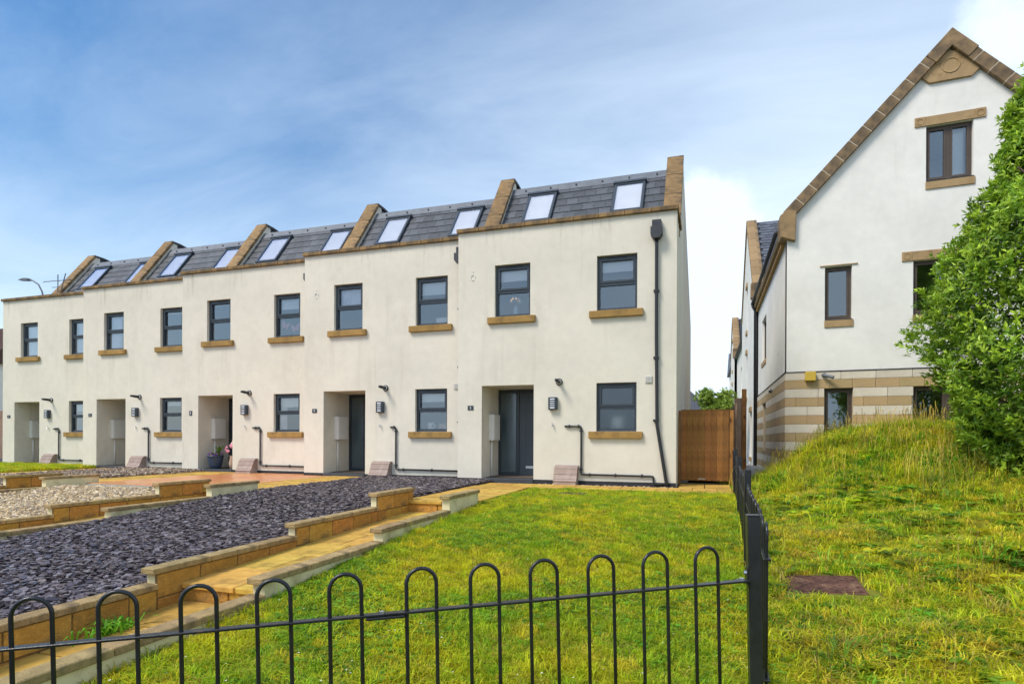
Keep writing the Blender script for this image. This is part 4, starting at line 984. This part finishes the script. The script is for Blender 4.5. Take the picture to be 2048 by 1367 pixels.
def scatter(name, label, cat, src_mesh_builder, coll, density, scale, seed, dens_fn=None, zoff=0.0, align=.0):
    me = src_mesh_builder.mesh(name, m_turf); n = len(me.vertices)
    at = me.attributes.new('dens', 'FLOAT', 'POINT'); co = np.zeros(n * 3); me.vertices.foreach_get('co', co); co = co.reshape(-1, 3)
    at.data.foreach_set('value', np.array([dens_fn(*p) if dens_fn else 1. for p in co], dtype=np.float32))
    o = link(name, me); tag(o, label, cat, kind='stuff')
    ng = bpy.data.node_groups.new(name, 'GeometryNodeTree')
    ng.interface.new_socket('Geometry', in_out='INPUT', socket_type='NodeSocketGeometry'); ng.interface.new_socket('Geometry', in_out='OUTPUT', socket_type='NodeSocketGeometry')
    A = ng.nodes.new; gi = A('NodeGroupInput'); go = A('NodeGroupOutput'); dp = A('GeometryNodeDistributePointsOnFaces'); ip = A('GeometryNodeInstanceOnPoints'); ci = A('GeometryNodeCollectionInfo')
    na = A('GeometryNodeInputNamedAttribute'); na.data_type = 'FLOAT'; na.inputs['Name'].default_value = 'dens'
    mu = A('ShaderNodeMath'); mu.operation = 'MULTIPLY'; mu.inputs[1].default_value = density
    l = ng.links.new; l(na.outputs['Attribute'], mu.inputs[0]); l(gi.outputs[0], dp.inputs['Mesh']); l(mu.outputs[0], dp.inputs['Density']); dp.inputs['Seed'].default_value = seed
    ci.inputs['Collection'].default_value = coll; ci.inputs['Separate Children'].default_value = True; ci.inputs['Reset Children'].default_value = True
    ip.inputs['Pick Instance'].default_value = True
    l(dp.outputs['Points'], ip.inputs['Points']); l(ci.outputs[0], ip.inputs['Instance'])
    rv = A('FunctionNodeRandomValue'); rv.data_type = 'FLOAT_VECTOR'; rv.inputs[0].default_value = (-.12, -.12, 0); rv.inputs[1].default_value = (.12, .12, 6.283)
    l(rv.outputs[0], ip.inputs['Rotation'])
    rs_ = A('FunctionNodeRandomValue'); rs_.data_type = 'FLOAT'; rs_.inputs[2].default_value = scale[0]; rs_.inputs[3].default_value = scale[1]; l(rs_.outputs[1], ip.inputs['Scale'])
    l(ip.outputs[0], go.inputs[0])
    md = o.modifiers.new('scatter', 'NODES'); md.node_group = ng
    return o
def vnoise(x, y, s, seed=0):
    return .5 + .25 * sin(x * s * 1.3 + 1.7 * sin(y * s * .9 + seed) + seed) + .25 * sin(y * s * 1.7 + 1.3 * sin(x * s * 1.1 - seed) + 2.1 * seed)
cam_d = lambda x, y: hypot(x, y)
tl = tuft_collection('lawn_tufts', [tuft('blade_tuft', m_grassA, 20, .055, .055, .0065, .9, 1), tuft('blade_tuft', m_grassA, 20, .045, .055, .006, 1.1, 2), tuft('blade_tuft', m_grassA, 18, .075, .05, .0065, .8, 3), tuft('blade_tuft', m_grassB, 18, .05, .055, .006, 1.0, 4), tuft('blade_tuft', m_grassY, 10, .05, .06, .005, 1.2, 5)])
tcl = tuft_collection('lawn_clover', [rosette('clover_tuft', m_clover, 16, .035, .08, 6), rosette('clover_tuft', m_clover, 16, .03, .08, 7), tuft('blade_tuft', m_clover, 20, .06, .05, .006, .9, 8)])
tb = tuft_collection('bank_tufts', [tuft('blade_tuft', m_grassB, 22, .07, .07, .008, 1.0, 11), tuft('blade_tuft', m_grassB, 22, .09, .065, .008, .9, 12), tuft('blade_tuft', m_grassA, 20, .075, .07, .009, 1.0, 13), tuft('blade_tuft', m_grassY, 16, .09, .07, .006, 1.0, 14), rosette('clover_tuft', m_clover, 22, .035, .10, 15, .014), tuft('blade_tuft', m_grassA, 20, .08, .07, .007, 1.0, 16)])
tlong = tuft_collection('long_tufts', [tuft('blade_tuft', m_grassB, 18, .22, .09, .007, .8, 21), tuft('blade_tuft', m_grassA, 18, .19, .09, .009, .9, 22), stems('seed_stems', m_grassY, 3, .34, .10, 23, .018), tuft('blade_tuft', m_clover, 16, .18, .09, .010, 1.0, 24), tuft('blade_tuft', m_clover, 18, .14, .09, .012, 1.1, 25), tuft('blade_tuft', m_grassA, 18, .16, .09, .010, 1.0, 26), tuft('blade_tuft', m_grassB, 18, .17, .09, .008, 1.0, 27)])
twd = tuft_collection('bank_weeds', [rosette('weed_tuft', m_clover, 9, .07, .07, 51, .034), rosette('weed_tuft', m_grassA, 7, .09, .06, 52, .04), tuft('blade_tuft', m_clover, 14, .12, .05, .014, 1.0, 53)])
tfl = tuft_collection('wild_flowers', [flower('yellow_flower', m_flowery, 5, .16, .12, 31, .012)])
tda = tuft_collection('clover_heads', [flower('white_flower', m_daisy, 1, .045, .08, 33, .006)])
def lawn_side(x, y): return 1.0
def d_lawn(x, y, z): return max(.45, min(1.0, 5.0 / max(cam_d(x, y), 2.)))
scatter('lawn_grass', 'yellow-green mown grass of the big lawn behind the railing', 'grass', grid_mesh(-3.25, .50, 1.2, 11.22, 26, 60, lambda x, y: float(lawn_h(x, y))), tl, 850, (.7, 1.25), 1, d_lawn)
scatter('lawn_clover', 'patches of clover in the big lawn', 'clover', grid_mesh(-3.24, .46, 1.2, 11.1, 26, 60, lambda x, y: float(lawn_h(x, y))), tcl, 420, (.7, 1.3), 2, lambda x, y, z: d_lawn(x, y, z) * max(0, vnoise(x, y, 1.6, 1.) * 1.5 - .55) * (2.0 if x < -1.0 and y < 5 else .8))
scatter('clover_heads', 'white clover heads dotted over the lawn', 'clover flowers', grid_mesh(-3.3, .3, 1.4, 10.5, 10, 20, lambda x, y: float(lawn_h(x, y))), tda, 12, (.7, 1.2), 5)
fine_bank = grid_mesh(.42, 9.5, .8, 16.6, 70, 110, bank_h)
def d_bank(x, y, z):
    if abs(x - .95) < .40 and 5.35 < y < 6.05: return 0
    if abs(x - .9) < .5 and 4.6 < y < 5.4: return .4
    return max(.4, min(1.0, 4.5 / max(cam_d(x, y), 2.)))
scatter('bank_grass', 'rough grass covering the bank on the right', 'grass', fine_bank, tb, 560, (.6, 1.4), 3, d_bank)
scatter('long_grass', 'long grass and seed heads along the crest of the bank', 'long grass', fine_bank, tlong, 64, (.7, 1.65), 4, lambda x, y, z: 0 if (abs(x - .95) < .6 and 4.2 < y < 6.2) else (max(0, min(1, (y - 10.5) / 4)) * (1.6 if 1.2 < x < 6 else .7) + .10 * vnoise(x, y, 1.1, 2.)) + (.4 if .4 < x < .62 and y > 5 else 0) + (1.4 * vnoise(x, y, 1.4, 3.) if 2.8 < x < 6.5 and 8.5 < y < 13.5 else 0))
scatter('bank_weeds', 'broad-leaved weeds scattered over the bank', 'weeds', fine_bank, twd, 26, (.6, 1.3), 12, lambda x, y, z: 0 if (abs(x - .95) < .45 and 5.0 < y < 6.1) else max(0, vnoise(x, y, 1.2, 4.) * 2 - .6))
scatter('wild_flowers', 'yellow wild flowers at the alley end of the bank', 'wild flowers', grid_mesh(.7, 3.2, 9.5, 15.5, 20, 30, bank_h), tfl, 14, (.8, 1.6), 6, lambda x, y, z: 1.0 if x < 1.9 and y > 11.5 else .15)
scatter('front_grass', 'grass of the small lawn before house one', 'grass', grid_mesh(-27, -18.0, 9, 14.0, 30, 16, lambda x, y: float(bed_h(x, y - 1.2))), tl, 160, (1.2, 2.0), 8)
scatter('edge_grass', 'long grass blades along the foot of the cream wall', 'grass', grid_mesh(-3.26, -3.05, 1.5, 8.6, 2, 40, lambda x, y: float(lawn_h(x, y))), tuft_collection('edge_tufts', [tuft('blade_tuft', m_grassA, 16, .13, .05, .006, .8, 41), tuft('blade_tuft', m_clover, 16, .10, .05, .007, .9, 42)]), 60, (.6, 1.2), 9)
# ------------------------------------------------------------------ laurel and other planting
def foliage_mat(name, base, tip, dark):
    mt, t, b, o = newmat(name)
    at = nd(t, 'ShaderNodeAttribute', attribute_name='tint'); p = coords(t, 'World')
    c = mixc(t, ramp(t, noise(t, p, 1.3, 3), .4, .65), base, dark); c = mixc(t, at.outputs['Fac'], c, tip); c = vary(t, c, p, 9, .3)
    setin(t, b.inputs['Base Color'], c); b.inputs['Roughness'].default_value = .38; b.inputs['Specular IOR Level'].default_value = .45
    tr = nd(t, 'ShaderNodeBsdfTranslucent'); setin(t, tr.inputs['Color'], c); mx = nd(t, 'ShaderNodeMixShader'); mx.inputs[0].default_value = .3
    t.links.new(b.outputs[0], mx.inputs[1]); t.links.new(tr.outputs[0], mx.inputs[2]); t.links.new(mx.outputs[0], o.inputs[0]); return mt
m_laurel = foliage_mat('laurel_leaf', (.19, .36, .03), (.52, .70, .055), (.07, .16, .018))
m_leaf2 = foliage_mat('garden_tree_leaf', (.25, .38, .06), (.42, .54, .10), (.17, .28, .04))
def crown_mesh(name, twigs, mat, leaf_l, leaf_w, per, seed):
    """twigs: list of (pos, dir, tint); whorls of pointed folded leaves"""
    rg = np.random.default_rng(seed); V = []; F = []; T = []
    for (p, d, ti) in twigs:
        d = d.normalized(); a = d.cross(Vector((.31, .21, .93))).normalized(); bb = d.cross(a)
        for j in range(per):
            t = rg.uniform(0, 6.283); op = rg.uniform(.35, 1.25); L = leaf_l * rg.uniform(.6, 1.2); Wd = leaf_w * rg.uniform(.75, 1.15)
            ld = (d * cos(op) + (a * cos(t) + bb * sin(t)) * sin(op)).normalized(); sd_ = ld.cross(d); sd_ = (sd_.normalized() if sd_.length > 1e-3 else a); nn = sd_.cross(ld)
            q = p + d * float(rg.uniform(-.07, .03)); o = len(V)
            tipp = q + ld * L - nn * (L * .12)
            V += [tuple(q), tuple(q + ld * L * .42 + sd_ * Wd / 2 + nn * Wd * .14), tuple(tipp), tuple(q + ld * L * .42 - sd_ * Wd / 2 + nn * Wd * .14)]
            F += [(o, o + 1, o + 2), (o, o + 2, o + 3)]; tv = min(1, max(0, ti + rg.uniform(-.2, .2))); T += [tv] * 4
    me = bpy.data.meshes.new(name); me.from_pydata(V, [], F); at = me.attributes.new('tint', 'FLOAT', 'POINT'); at.data.foreach_set('value', np.array(T, dtype=np.float32)); me.materials.append(mat); me.update(); return me
LB = Vector((5.35, 11.2, .40))
prof_z = [0, .5, .9, 1.25, 1.7, 2.3, 2.75, 3.35, 3.95, 4.35, 4.8, 5.6, 6.1, 6.9, 7.4]; prof_r = [1.12, 1.33, 1.42, 1.54, 1.74, 1.85, 1.84, 1.66, 1.52, 1.22, .95, .8, .64, .4, .1]
def lump(th, z, s=0): return 1 + .06 * sin(3 * th + 2.1 * z + s) + .07 * sin(5 * th - 3.3 * z + 1 + s) + .07 * sin(9 * th + 5.7 * z + s)
tw = []; rg = random.Random(5)
for i in range(25000):
    z = rg.random() ** .9 * 7.3; th = rg.uniform(0, 2 * pi); R = np.interp(z, prof_z, prof_r) * lump(th, z)
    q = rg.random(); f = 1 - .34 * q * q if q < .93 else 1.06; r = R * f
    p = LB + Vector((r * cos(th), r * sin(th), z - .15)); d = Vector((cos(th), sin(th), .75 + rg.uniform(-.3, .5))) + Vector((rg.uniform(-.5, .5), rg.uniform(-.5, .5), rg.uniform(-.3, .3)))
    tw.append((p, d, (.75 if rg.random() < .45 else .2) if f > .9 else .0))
for i in range(120):    # protruding young shoots
    z = rg.uniform(.6, 7.0); th = rg.uniform(0, 2 * pi); R = np.interp(z, prof_z, prof_r) * lump(th, z); d = Vector((cos(th), sin(th), .9)).normalized()
    for s in range(5): tw.append((LB + Vector((R * cos(th), R * sin(th), z - .15)) + d * (s * .04), d, .5 + .07 * s))
bush = thing('laurel_tree', LB - Vector((0, 0, .1)), 'large glossy green laurel growing on the bank in front of the white building', 'tree')
cm = crown_mesh('crown', tw, m_laurel, .10, .039, 6, 9); cr_o = link('crown', cm, bush); cr_o.location = -(LB - Vector((0, 0, .1)))
b = MB().tube([(0, 0, -.3), (.03, .02, 1.5), (-.05, 0, 3.2), (0, .05, 5.6)], [.16, .13, .09, .03], 9)
for i in range(16):
    th = i * 2.4; z = .4 + i * .3; R = float(np.interp(z, prof_z, prof_r)) * .8; b.tube([(0, 0, z), (R * .5 * cos(th), R * .5 * sin(th), z + .35), (R * cos(th), R * sin(th), z + .6)], [.05, .035, .015], 6)
b.build('trunk', m_bark, bush, smooth=True)
def small_tree(x, y, z, h, r, label, seed, n=1600, mat=m_leaf2, leaf=.16):
    rg = random.Random(seed); t = thing('garden_tree', (x, y, z), label, 'tree'); tw = []
    cl = [(Vector((rg.uniform(-.6, .6) * r, rg.uniform(-.6, .6) * r, h * rg.uniform(.45, .88))), r * rg.uniform(.28, .5)) for _ in range(11)]
    for i in range(n):
        c, cr_ = rg.choice(cl); d = Vector((rg.gauss(0, 1), rg.gauss(0, 1), rg.gauss(.2, 1))).normalized(); tw.append((c + d * cr_ * rg.uniform(.55, 1.1), d + Vector((0, 0, .3)), rg.random() * .7))
    link('crown', crown_mesh('crown', tw, mat, leaf, leaf * .45, 5, seed), t)
    b = MB().tube([(0, 0, -.3), (.05, 0, h * .4), (0, .05, h * .8)], [.12, .09, .03], 8)
    for c, cr_ in cl: b.tube([(0, 0, h * .35), tuple(c * .6 + Vector((0, 0, h * .12))), tuple(c)], [.05, .035, .012], 5)
    b.build('trunk', m_bark, t, smooth=True)
small_tree(-.15, 25.5, -.1, 2.0, .7, 'leafy green tree showing above the wooden gate, left one', 3)
small_tree(.40, 28, -.1, 3.4, .9, 'leafy green tree showing above the wooden gate, right one', 4)

# ------------------------------------------------------------------ small things
def gas_box(k, u):
    names = {5: 'brown gas meter cover at the foot of house five, left of the waste pipe', 4: 'brown gas meter cover at the foot of house four, by the slate chippings', 3: 'brown gas meter cover at the foot of house three, by the terracotta patio',
             2: 'brown gas meter cover at the foot of house two, by the brown gravel', 1: 'brown gas meter cover at the foot of house one, on the small lawn'}
    g = thing('gas_meter_cover', (hx(k) + u, hy(k), -.07), names[k], 'meter cover', 'gas meter covers'); w = .47
    prof = [(0, 0), (0, .40), (-.09, .395), (-.15, .34), (-.20, .22), (-.25, .12), (-.29, .085), (-.30, .0)]
    MB().prism_x(prof, 0, w).build('body', m_gas, g)
    lid = [(-.005, .412), (-.095, .407), (-.16, .348), (-.212, .225), (-.262, .128), (-.31, .09)]
    for i in range(5):
        (a, c), (d, e) = lid[i], lid[i + 1]; nx, nz = -(e - c), (d - a); l = hypot(nx, nz); nx, nz = nx / l * .01, nz / l * .01
        if nz > 0: nx, nz = -nx, -nz
        ga, gc, gd, ge = a + (d - a) * .04, c + (e - c) * .04, a + (d - a) * .96, c + (e - c) * .96
        MB().prism_x([(ga, gc), (gd, ge), (gd + nx, ge + nz), (ga + nx, gc + nz)], -.012, w + .012).build('lid_slat', m_gas, g)
for k, u in ((5, 2.30), (4, 2.06), (3, 2.16), (2, 2.16), (1, 2.16)): gas_box(k, u)
m_rim = M('dry_soil', (.22, .13, .07), .95, .35, 14, bmp=.6, bscale=40)
# cast-iron covers
mc = thing('manhole_cover', (.95, 5.73, bank_h(.95, 5.73) + .008), 'rusty rectangular manhole cover set in the grass of the bank', 'manhole cover')
mc.rotation_euler = (math.atan((bank_h(.95, 5.93) - bank_h(.95, 5.53)) / .4), -math.atan((bank_h(1.2, 5.73) - bank_h(.7, 5.73)) / .5), 0)
MB().box(-.31, .31, -.24, .24, -.06, .0).build('frame', m_iron, mc, bevel=.006); pt_ = MB().box(-.285, .285, -.215, .215, .0, .006).build('plate', m_iron, mc)
MB().add([((.42 + .05 * sin(7 * t)) * cos(t) * 1.0, (.34 + .05 * sin(5 * t + 1)) * sin(t), -.028) for t in np.linspace(0, 2 * pi, 24, endpoint=False)], [tuple(range(24))]).build('soil_rim', m_rim, mc)
for i in range(13):
    for j in range(9):
        MB().box(-.262 + i * .0425, -.238 + i * .0425, -.195 + j * .0465, -.18 + j * .0465, .006, .010).build('tread', m_iron, pt_) if (i + j) % 2 == 0 else None
for (x, y, l) in ((-2.25, 10.35, 'dark square inspection cover in the lawn before house five'),):
    c = thing('inspection_cover', (x, y, lawn_h(x, y) + .03), l, 'drain cover'); MB().box(-.26, .26, -.2, .2, -.05, 0).build('frame', m_dpc, c); MB().box(-.23, .23, -.17, .17, 0, .006).build('plate', m_dpc, c)
# street lamp, aerial, neighbour on the left
L0 = Vector((-38.2, 25.5, -.2)); SLp = thing('street_lamp', L0, 'thin grey street lamp rising behind the left-hand end of the terrace', 'street lamp')
MB().tube([(0, 0, 0), (0, 0, 9.4), (-.1, -.02, 9.9), (-.35, -.06, 10.35), (-.75, -.12, 10.6), (-1.0, -.16, 10.66)], [.07, .05, .045, .04, .04, .04], 10).build('pole', m_grey, SLp, smooth=True)
MB().prism_y([(-1.0, 10.60), (-1.0, 10.74), (-1.35, 10.77), (-1.75, 10.72), (-1.75, 10.67)], -.30, -.04).build('lantern', m_grey, SLp)
AE = thing('tv_aerial', (hx(1) + .3, hy(1) + 1.6, 5.3), 'small television aerial beside the left-hand raking parapet', 'aerial')
MB().tube([(0, 0, 0), (0, 0, 1.55)], .018, 6).build('mast', m_grey, AE)
a_ = MB().tube([(-.35, -.25, 1.25), (.35, .25, 1.4)], .014, 6).build('boom', m_grey, AE)
for i in range(6):
    t = -1 + i * .4; c = Vector((.35 * t, .25 * t, 1.325 + .075 * t)); l = .10 + .04 * i; MB().tube([c + Vector((-.25 * l * 2, .35 * l * 2, .05)), c + Vector((.25 * l * 2, -.35 * l * 2, -.05))], .008, 5).build('element', m_grey, AE)
MB().tube([(.1, .05, 1.0), (.25, .1, 1.6)], .02, 6).tube([(-.3, 0, 1.1), (.35, -.1, 1.05)], .012, 6).build('reflector', m_grey, AE)
NB = thing('neighbour_house', (-42.5, 22.5, -.2), 'pale house with brown tiled roof at the far left edge', 'house')
MB().box(-4, 4, 0, 7, 0, 5.4).build('wall', m_white, NB)
r_o = MB().prism_x([(-.4, 5.3), (3.5, 8.0), (7.4, 5.3)], -4.3, 4.3).build('roof', m_tile, NB)
for i in range(14):
    MB().box(-4.32, 4.32, -.36 + i * .28, -.36 + i * .28 + .3, 5.36 + i * .194, 5.39 + i * .194).build('tile_course', m_tile, r_o)
MB().box(-4.3, 4.3, -.45, -.38, 5.15, 5.32).build('fascia', m_whitepl, NB)
for x in (-2.4, 1.6, 3.0):
    for z in (1.0, 3.3):
        w = MB().box(x - .6, x + .6, -.04, .0, z, z + 1.2).build('window', m_whitepl, NB); MB().box(x - .52, x + .52, -.06, -.04, z + .08, z + 1.12).build('pane', m_glass, w)
fs = thing('boundary_fence', (-26.2, 17.3, -.1), 'dark fence beyond the left-hand end house', 'fence')
MB().box(-.06, .06, -.06, .06, 0, 2.3).build('post', m_black, fs); MB().box(-6, -.06, -.02, .02, .1, 2.1).build('panel', m_fence, fs)
FH = thing('far_house', (1.2, 62, -.1), 'distant grey-roofed house seen over the wooden gate', 'house')
MB().box(-5, -.5, 0, 6, 0, 3.6).build('wall', m_white, FH); MB().prism_y([(-5.3, 3.5), (-2.75, 5.9), (-.2, 3.5)], -.3, 6.3).build('roof', m_slate2, FH)
# things at the doors and windows
def hw(k, u, v, z): return (hx(k) + u, hy(k) + v, z)
fp = thing('flower_pot', hw(3, .98, .22, .022), 'dark blue glazed pot with purple flowers in the alcove of house three', 'plant pot')
MB().lathe([(0, 0), (.135, 0), (.17, .12), (.205, .30), (.21, .34), (.222, .345), (.222, .375), (.195, .375), (.19, .32), (0, .32)], n=24).build('pot', m_pot, fp, smooth=True)
rg = random.Random(2); b = MB(); c2 = MB()
for i in range(90):
    a, r = rg.uniform(0, 6.28), .19 * sqrt(rg.random()); x, y, z = r * cos(a), r * sin(a), .36 + rg.uniform(0, .09); s = rg.uniform(.02, .04); t = rg.uniform(0, 6.28)
    tgt = b if i % 2 else c2; tgt.add([(x - s * cos(t), y - s * sin(t), z), (x, y, z + s * .6), (x + s * cos(t), y + s * sin(t), z), (x, y, z - s * .6)], [(0, 1, 2, 3)])
b.build('flowers', m_purple, fp)
for i in range(9):
    a = rg.uniform(0, 6.28); c2.tube([(.05, 0, .32), (.08 + .06 * cos(a), .06 * sin(a), .5), (.10 + .14 * cos(a), .14 * sin(a), .62)], .005, 4)
    for q in range(7):
        x, y, z = .10 + .14 * cos(a) * q / 7, .14 * sin(a) * q / 7, .4 + .034 * q; c2.add([(x, y, z), (x + .05 * cos(a + q), y + .05 * sin(a + q), z + .02), (x + .02, y, z + .05)], [(0, 1, 2)])
c2.build('leaves', m_clover, fp)
def vase(k, u, v, z, s, label, pm, m2):
    t = thing('flower_vase', hw(k, u, v, z), label, 'vase'); MB().lathe([(0, 0), (.05 * s, 0), (.075 * s, .12 * s), (.05 * s, .26 * s), (.062 * s, .30 * s)], n=16).build('vase', pm, t, smooth=True)
    rg = random.Random(int(u * 100)); b = MB()
    for i in range(26):
        a, e = rg.uniform(0, 6.28), rg.uniform(-.1, 1.4); R = .15 * s; c = Vector((R * cos(a) * cos(e), R * sin(a) * cos(e), .40 * s + R * sin(e) * .9)); q = rg.uniform(.03, .05) * s
        b.add([c + Vector((q, 0, 0)), c + Vector((0, q, 0)), c + Vector((-q, 0, 0)), c + Vector((0, -q, 0)), c + Vector((0, 0, q)), c + Vector((0, 0, -q))], [(0, 1, 4), (1, 2, 4), (2, 3, 4), (3, 0, 4), (1, 0, 5), (2, 1, 5), (3, 2, 5), (0, 3, 5)])
    b.build('blooms', m2, t); return t
vase(3, 1.50, .30, .022, 1.25, 'tall beige vase of pink flowers beside the blue pot', m_beigepot, m_pink)
vase(3, 1.66, .45, .022, 1.7, 'taller beige vase with peach blooms at the alcove edge of house three', m_beigepot, m_cream2)
vase(5, 1.30, .215, 3.60, .80, 'pale blue vase of pink and white flowers in the first-floor window of house five', m_vase, m_cream2)
fb = thing('football', hw(4, 3.46, .26, 1.09), 'white football on the ground-floor sill of house four', 'ball')
bmm = bmesh.new(); bmesh.ops.create_icosphere(bmm, subdivisions=3, radius=.11); me = bpy.data.meshes.new('ball'); bmm.to_mesh(me); bmm.free(); me.materials.append(m_ball); me.polygons.foreach_set('use_smooth', [True] * len(me.polygons)); link('ball', me, fb, (0, 0, .11))
ico = [(0, -.53, .85), (0, .53, .85), (0, -.53, -.85), (0, .53, -.85), (-.53, -.85, 0), (.53, -.85, 0), (.85, 0, .53), (-.85, 0, .53), (.85, 0, -.53), (-.85, 0, -.53), (-.53, .85, 0), (.53, .85, 0)]
for p in ico:
    d = Vector(p).normalized(); a = d.cross(Vector((.3, .2, .9))).normalized(); bb = d.cross(a); MB().add([tuple(d * .1115 + (a * cos(t * 1.2566) + bb * sin(t * 1.2566)) * .028) for t in range(5)], [(0, 1, 2, 3, 4)]).build('panel', m_ballb, fb, (0, 0, .11))
tag(MB().box(0, .34, 0, .16, 0, .09).box(-.005, .345, -.005, .165, .09, .15).build('storage_box', m_blind, None, hw(4, 3.58, .24, 3.64)), 'white lidded box on the first-floor sill of house four', 'box')
tag(MB().box(0, .20, 0, .06, 0, .24).build('white_carton', m_blind, None, hw(5, 3.47, .20, 1.12), bevel=.006), 'white carton behind the frosted kitchen window of house five', 'carton')
tag(MB().box(0, .36, 0, .12, 0, .16).build('wooden_tray', m_beigepot, None, hw(4, 3.60, .34, 1.10), bevel=.006), 'wooden box behind the football on the sill of house four', 'box')
def butterfly(u, z, rz, label):
    t = thing('butterfly_ornament', hw(3, u, .20, z), label, 'ornament', 'pink window butterflies'); t.rotation_euler = (0, rz, 0)
    for s in (-1, 1):
        MB().prism_y([(0, .0), (s * .05, .08), (s * .13, .11), (s * .14, .05), (s * .09, .0)], -.003, .003).build('upper_wing', m_pink, t); MB().prism_y([(0, .0), (s * .09, -.004), (s * .10, -.06), (s * .05, -.09)], -.003, .003).build('lower_wing', m_pink, t)
    MB().tube([(0, 0, -.06), (0, 0, .06)], .008, 6).build('body', m_pink, t)
butterfly(3.36, 3.93, .35, 'upper left pink butterfly in the first-floor window of house three'); butterfly(3.68, 3.84, -.15, 'lower right pink butterfly in the first-floor window of house three')
# fallen twig under the laurel, tuft growing in the path joint
tag(MB().tube([(3.45, 8.75, bank_h(3.45, 8.75) + .03), (3.7, 8.85, bank_h(3.7, 8.85) + .06), (3.95, 8.9, bank_h(3.95, 8.9) + .07)], [.012, .011, .007], 7).build('fallen_twig', m_fence), 'pale fallen twig on the bank under the laurel', 'twig')

wd = thing('path_weed', (-4.22, 3.32, path_h(3.32, 0)), 'green weed growing out of the path joint beside the orange wall', 'weed')
rg = random.Random(8); b = MB()
for i in range(90):
    a, l, h = rg.uniform(0, 6.28), rg.uniform(.05, .17), rg.uniform(.03, .12); x, y = rg.gauss(0, .03), rg.gauss(0, .10); wv = .007; px_, py_ = -sin(a) * wv, cos(a) * wv; o = len(b.v)
    b.v += [(x - px_, y - py_, 0), (x + px_, y + py_, 0), (x + cos(a) * l * .5 + px_, y + sin(a) * l * .5 + py_, h), (x + cos(a) * l * .5 - px_, y + sin(a) * l * .5 - py_, h), (x + cos(a) * l, y + sin(a) * l, h * .8)]; b.f += [(o, o + 1, o + 2, o + 3), (o + 3, o + 2, o + 4)]
b.build('leaves', m_clover, wd)
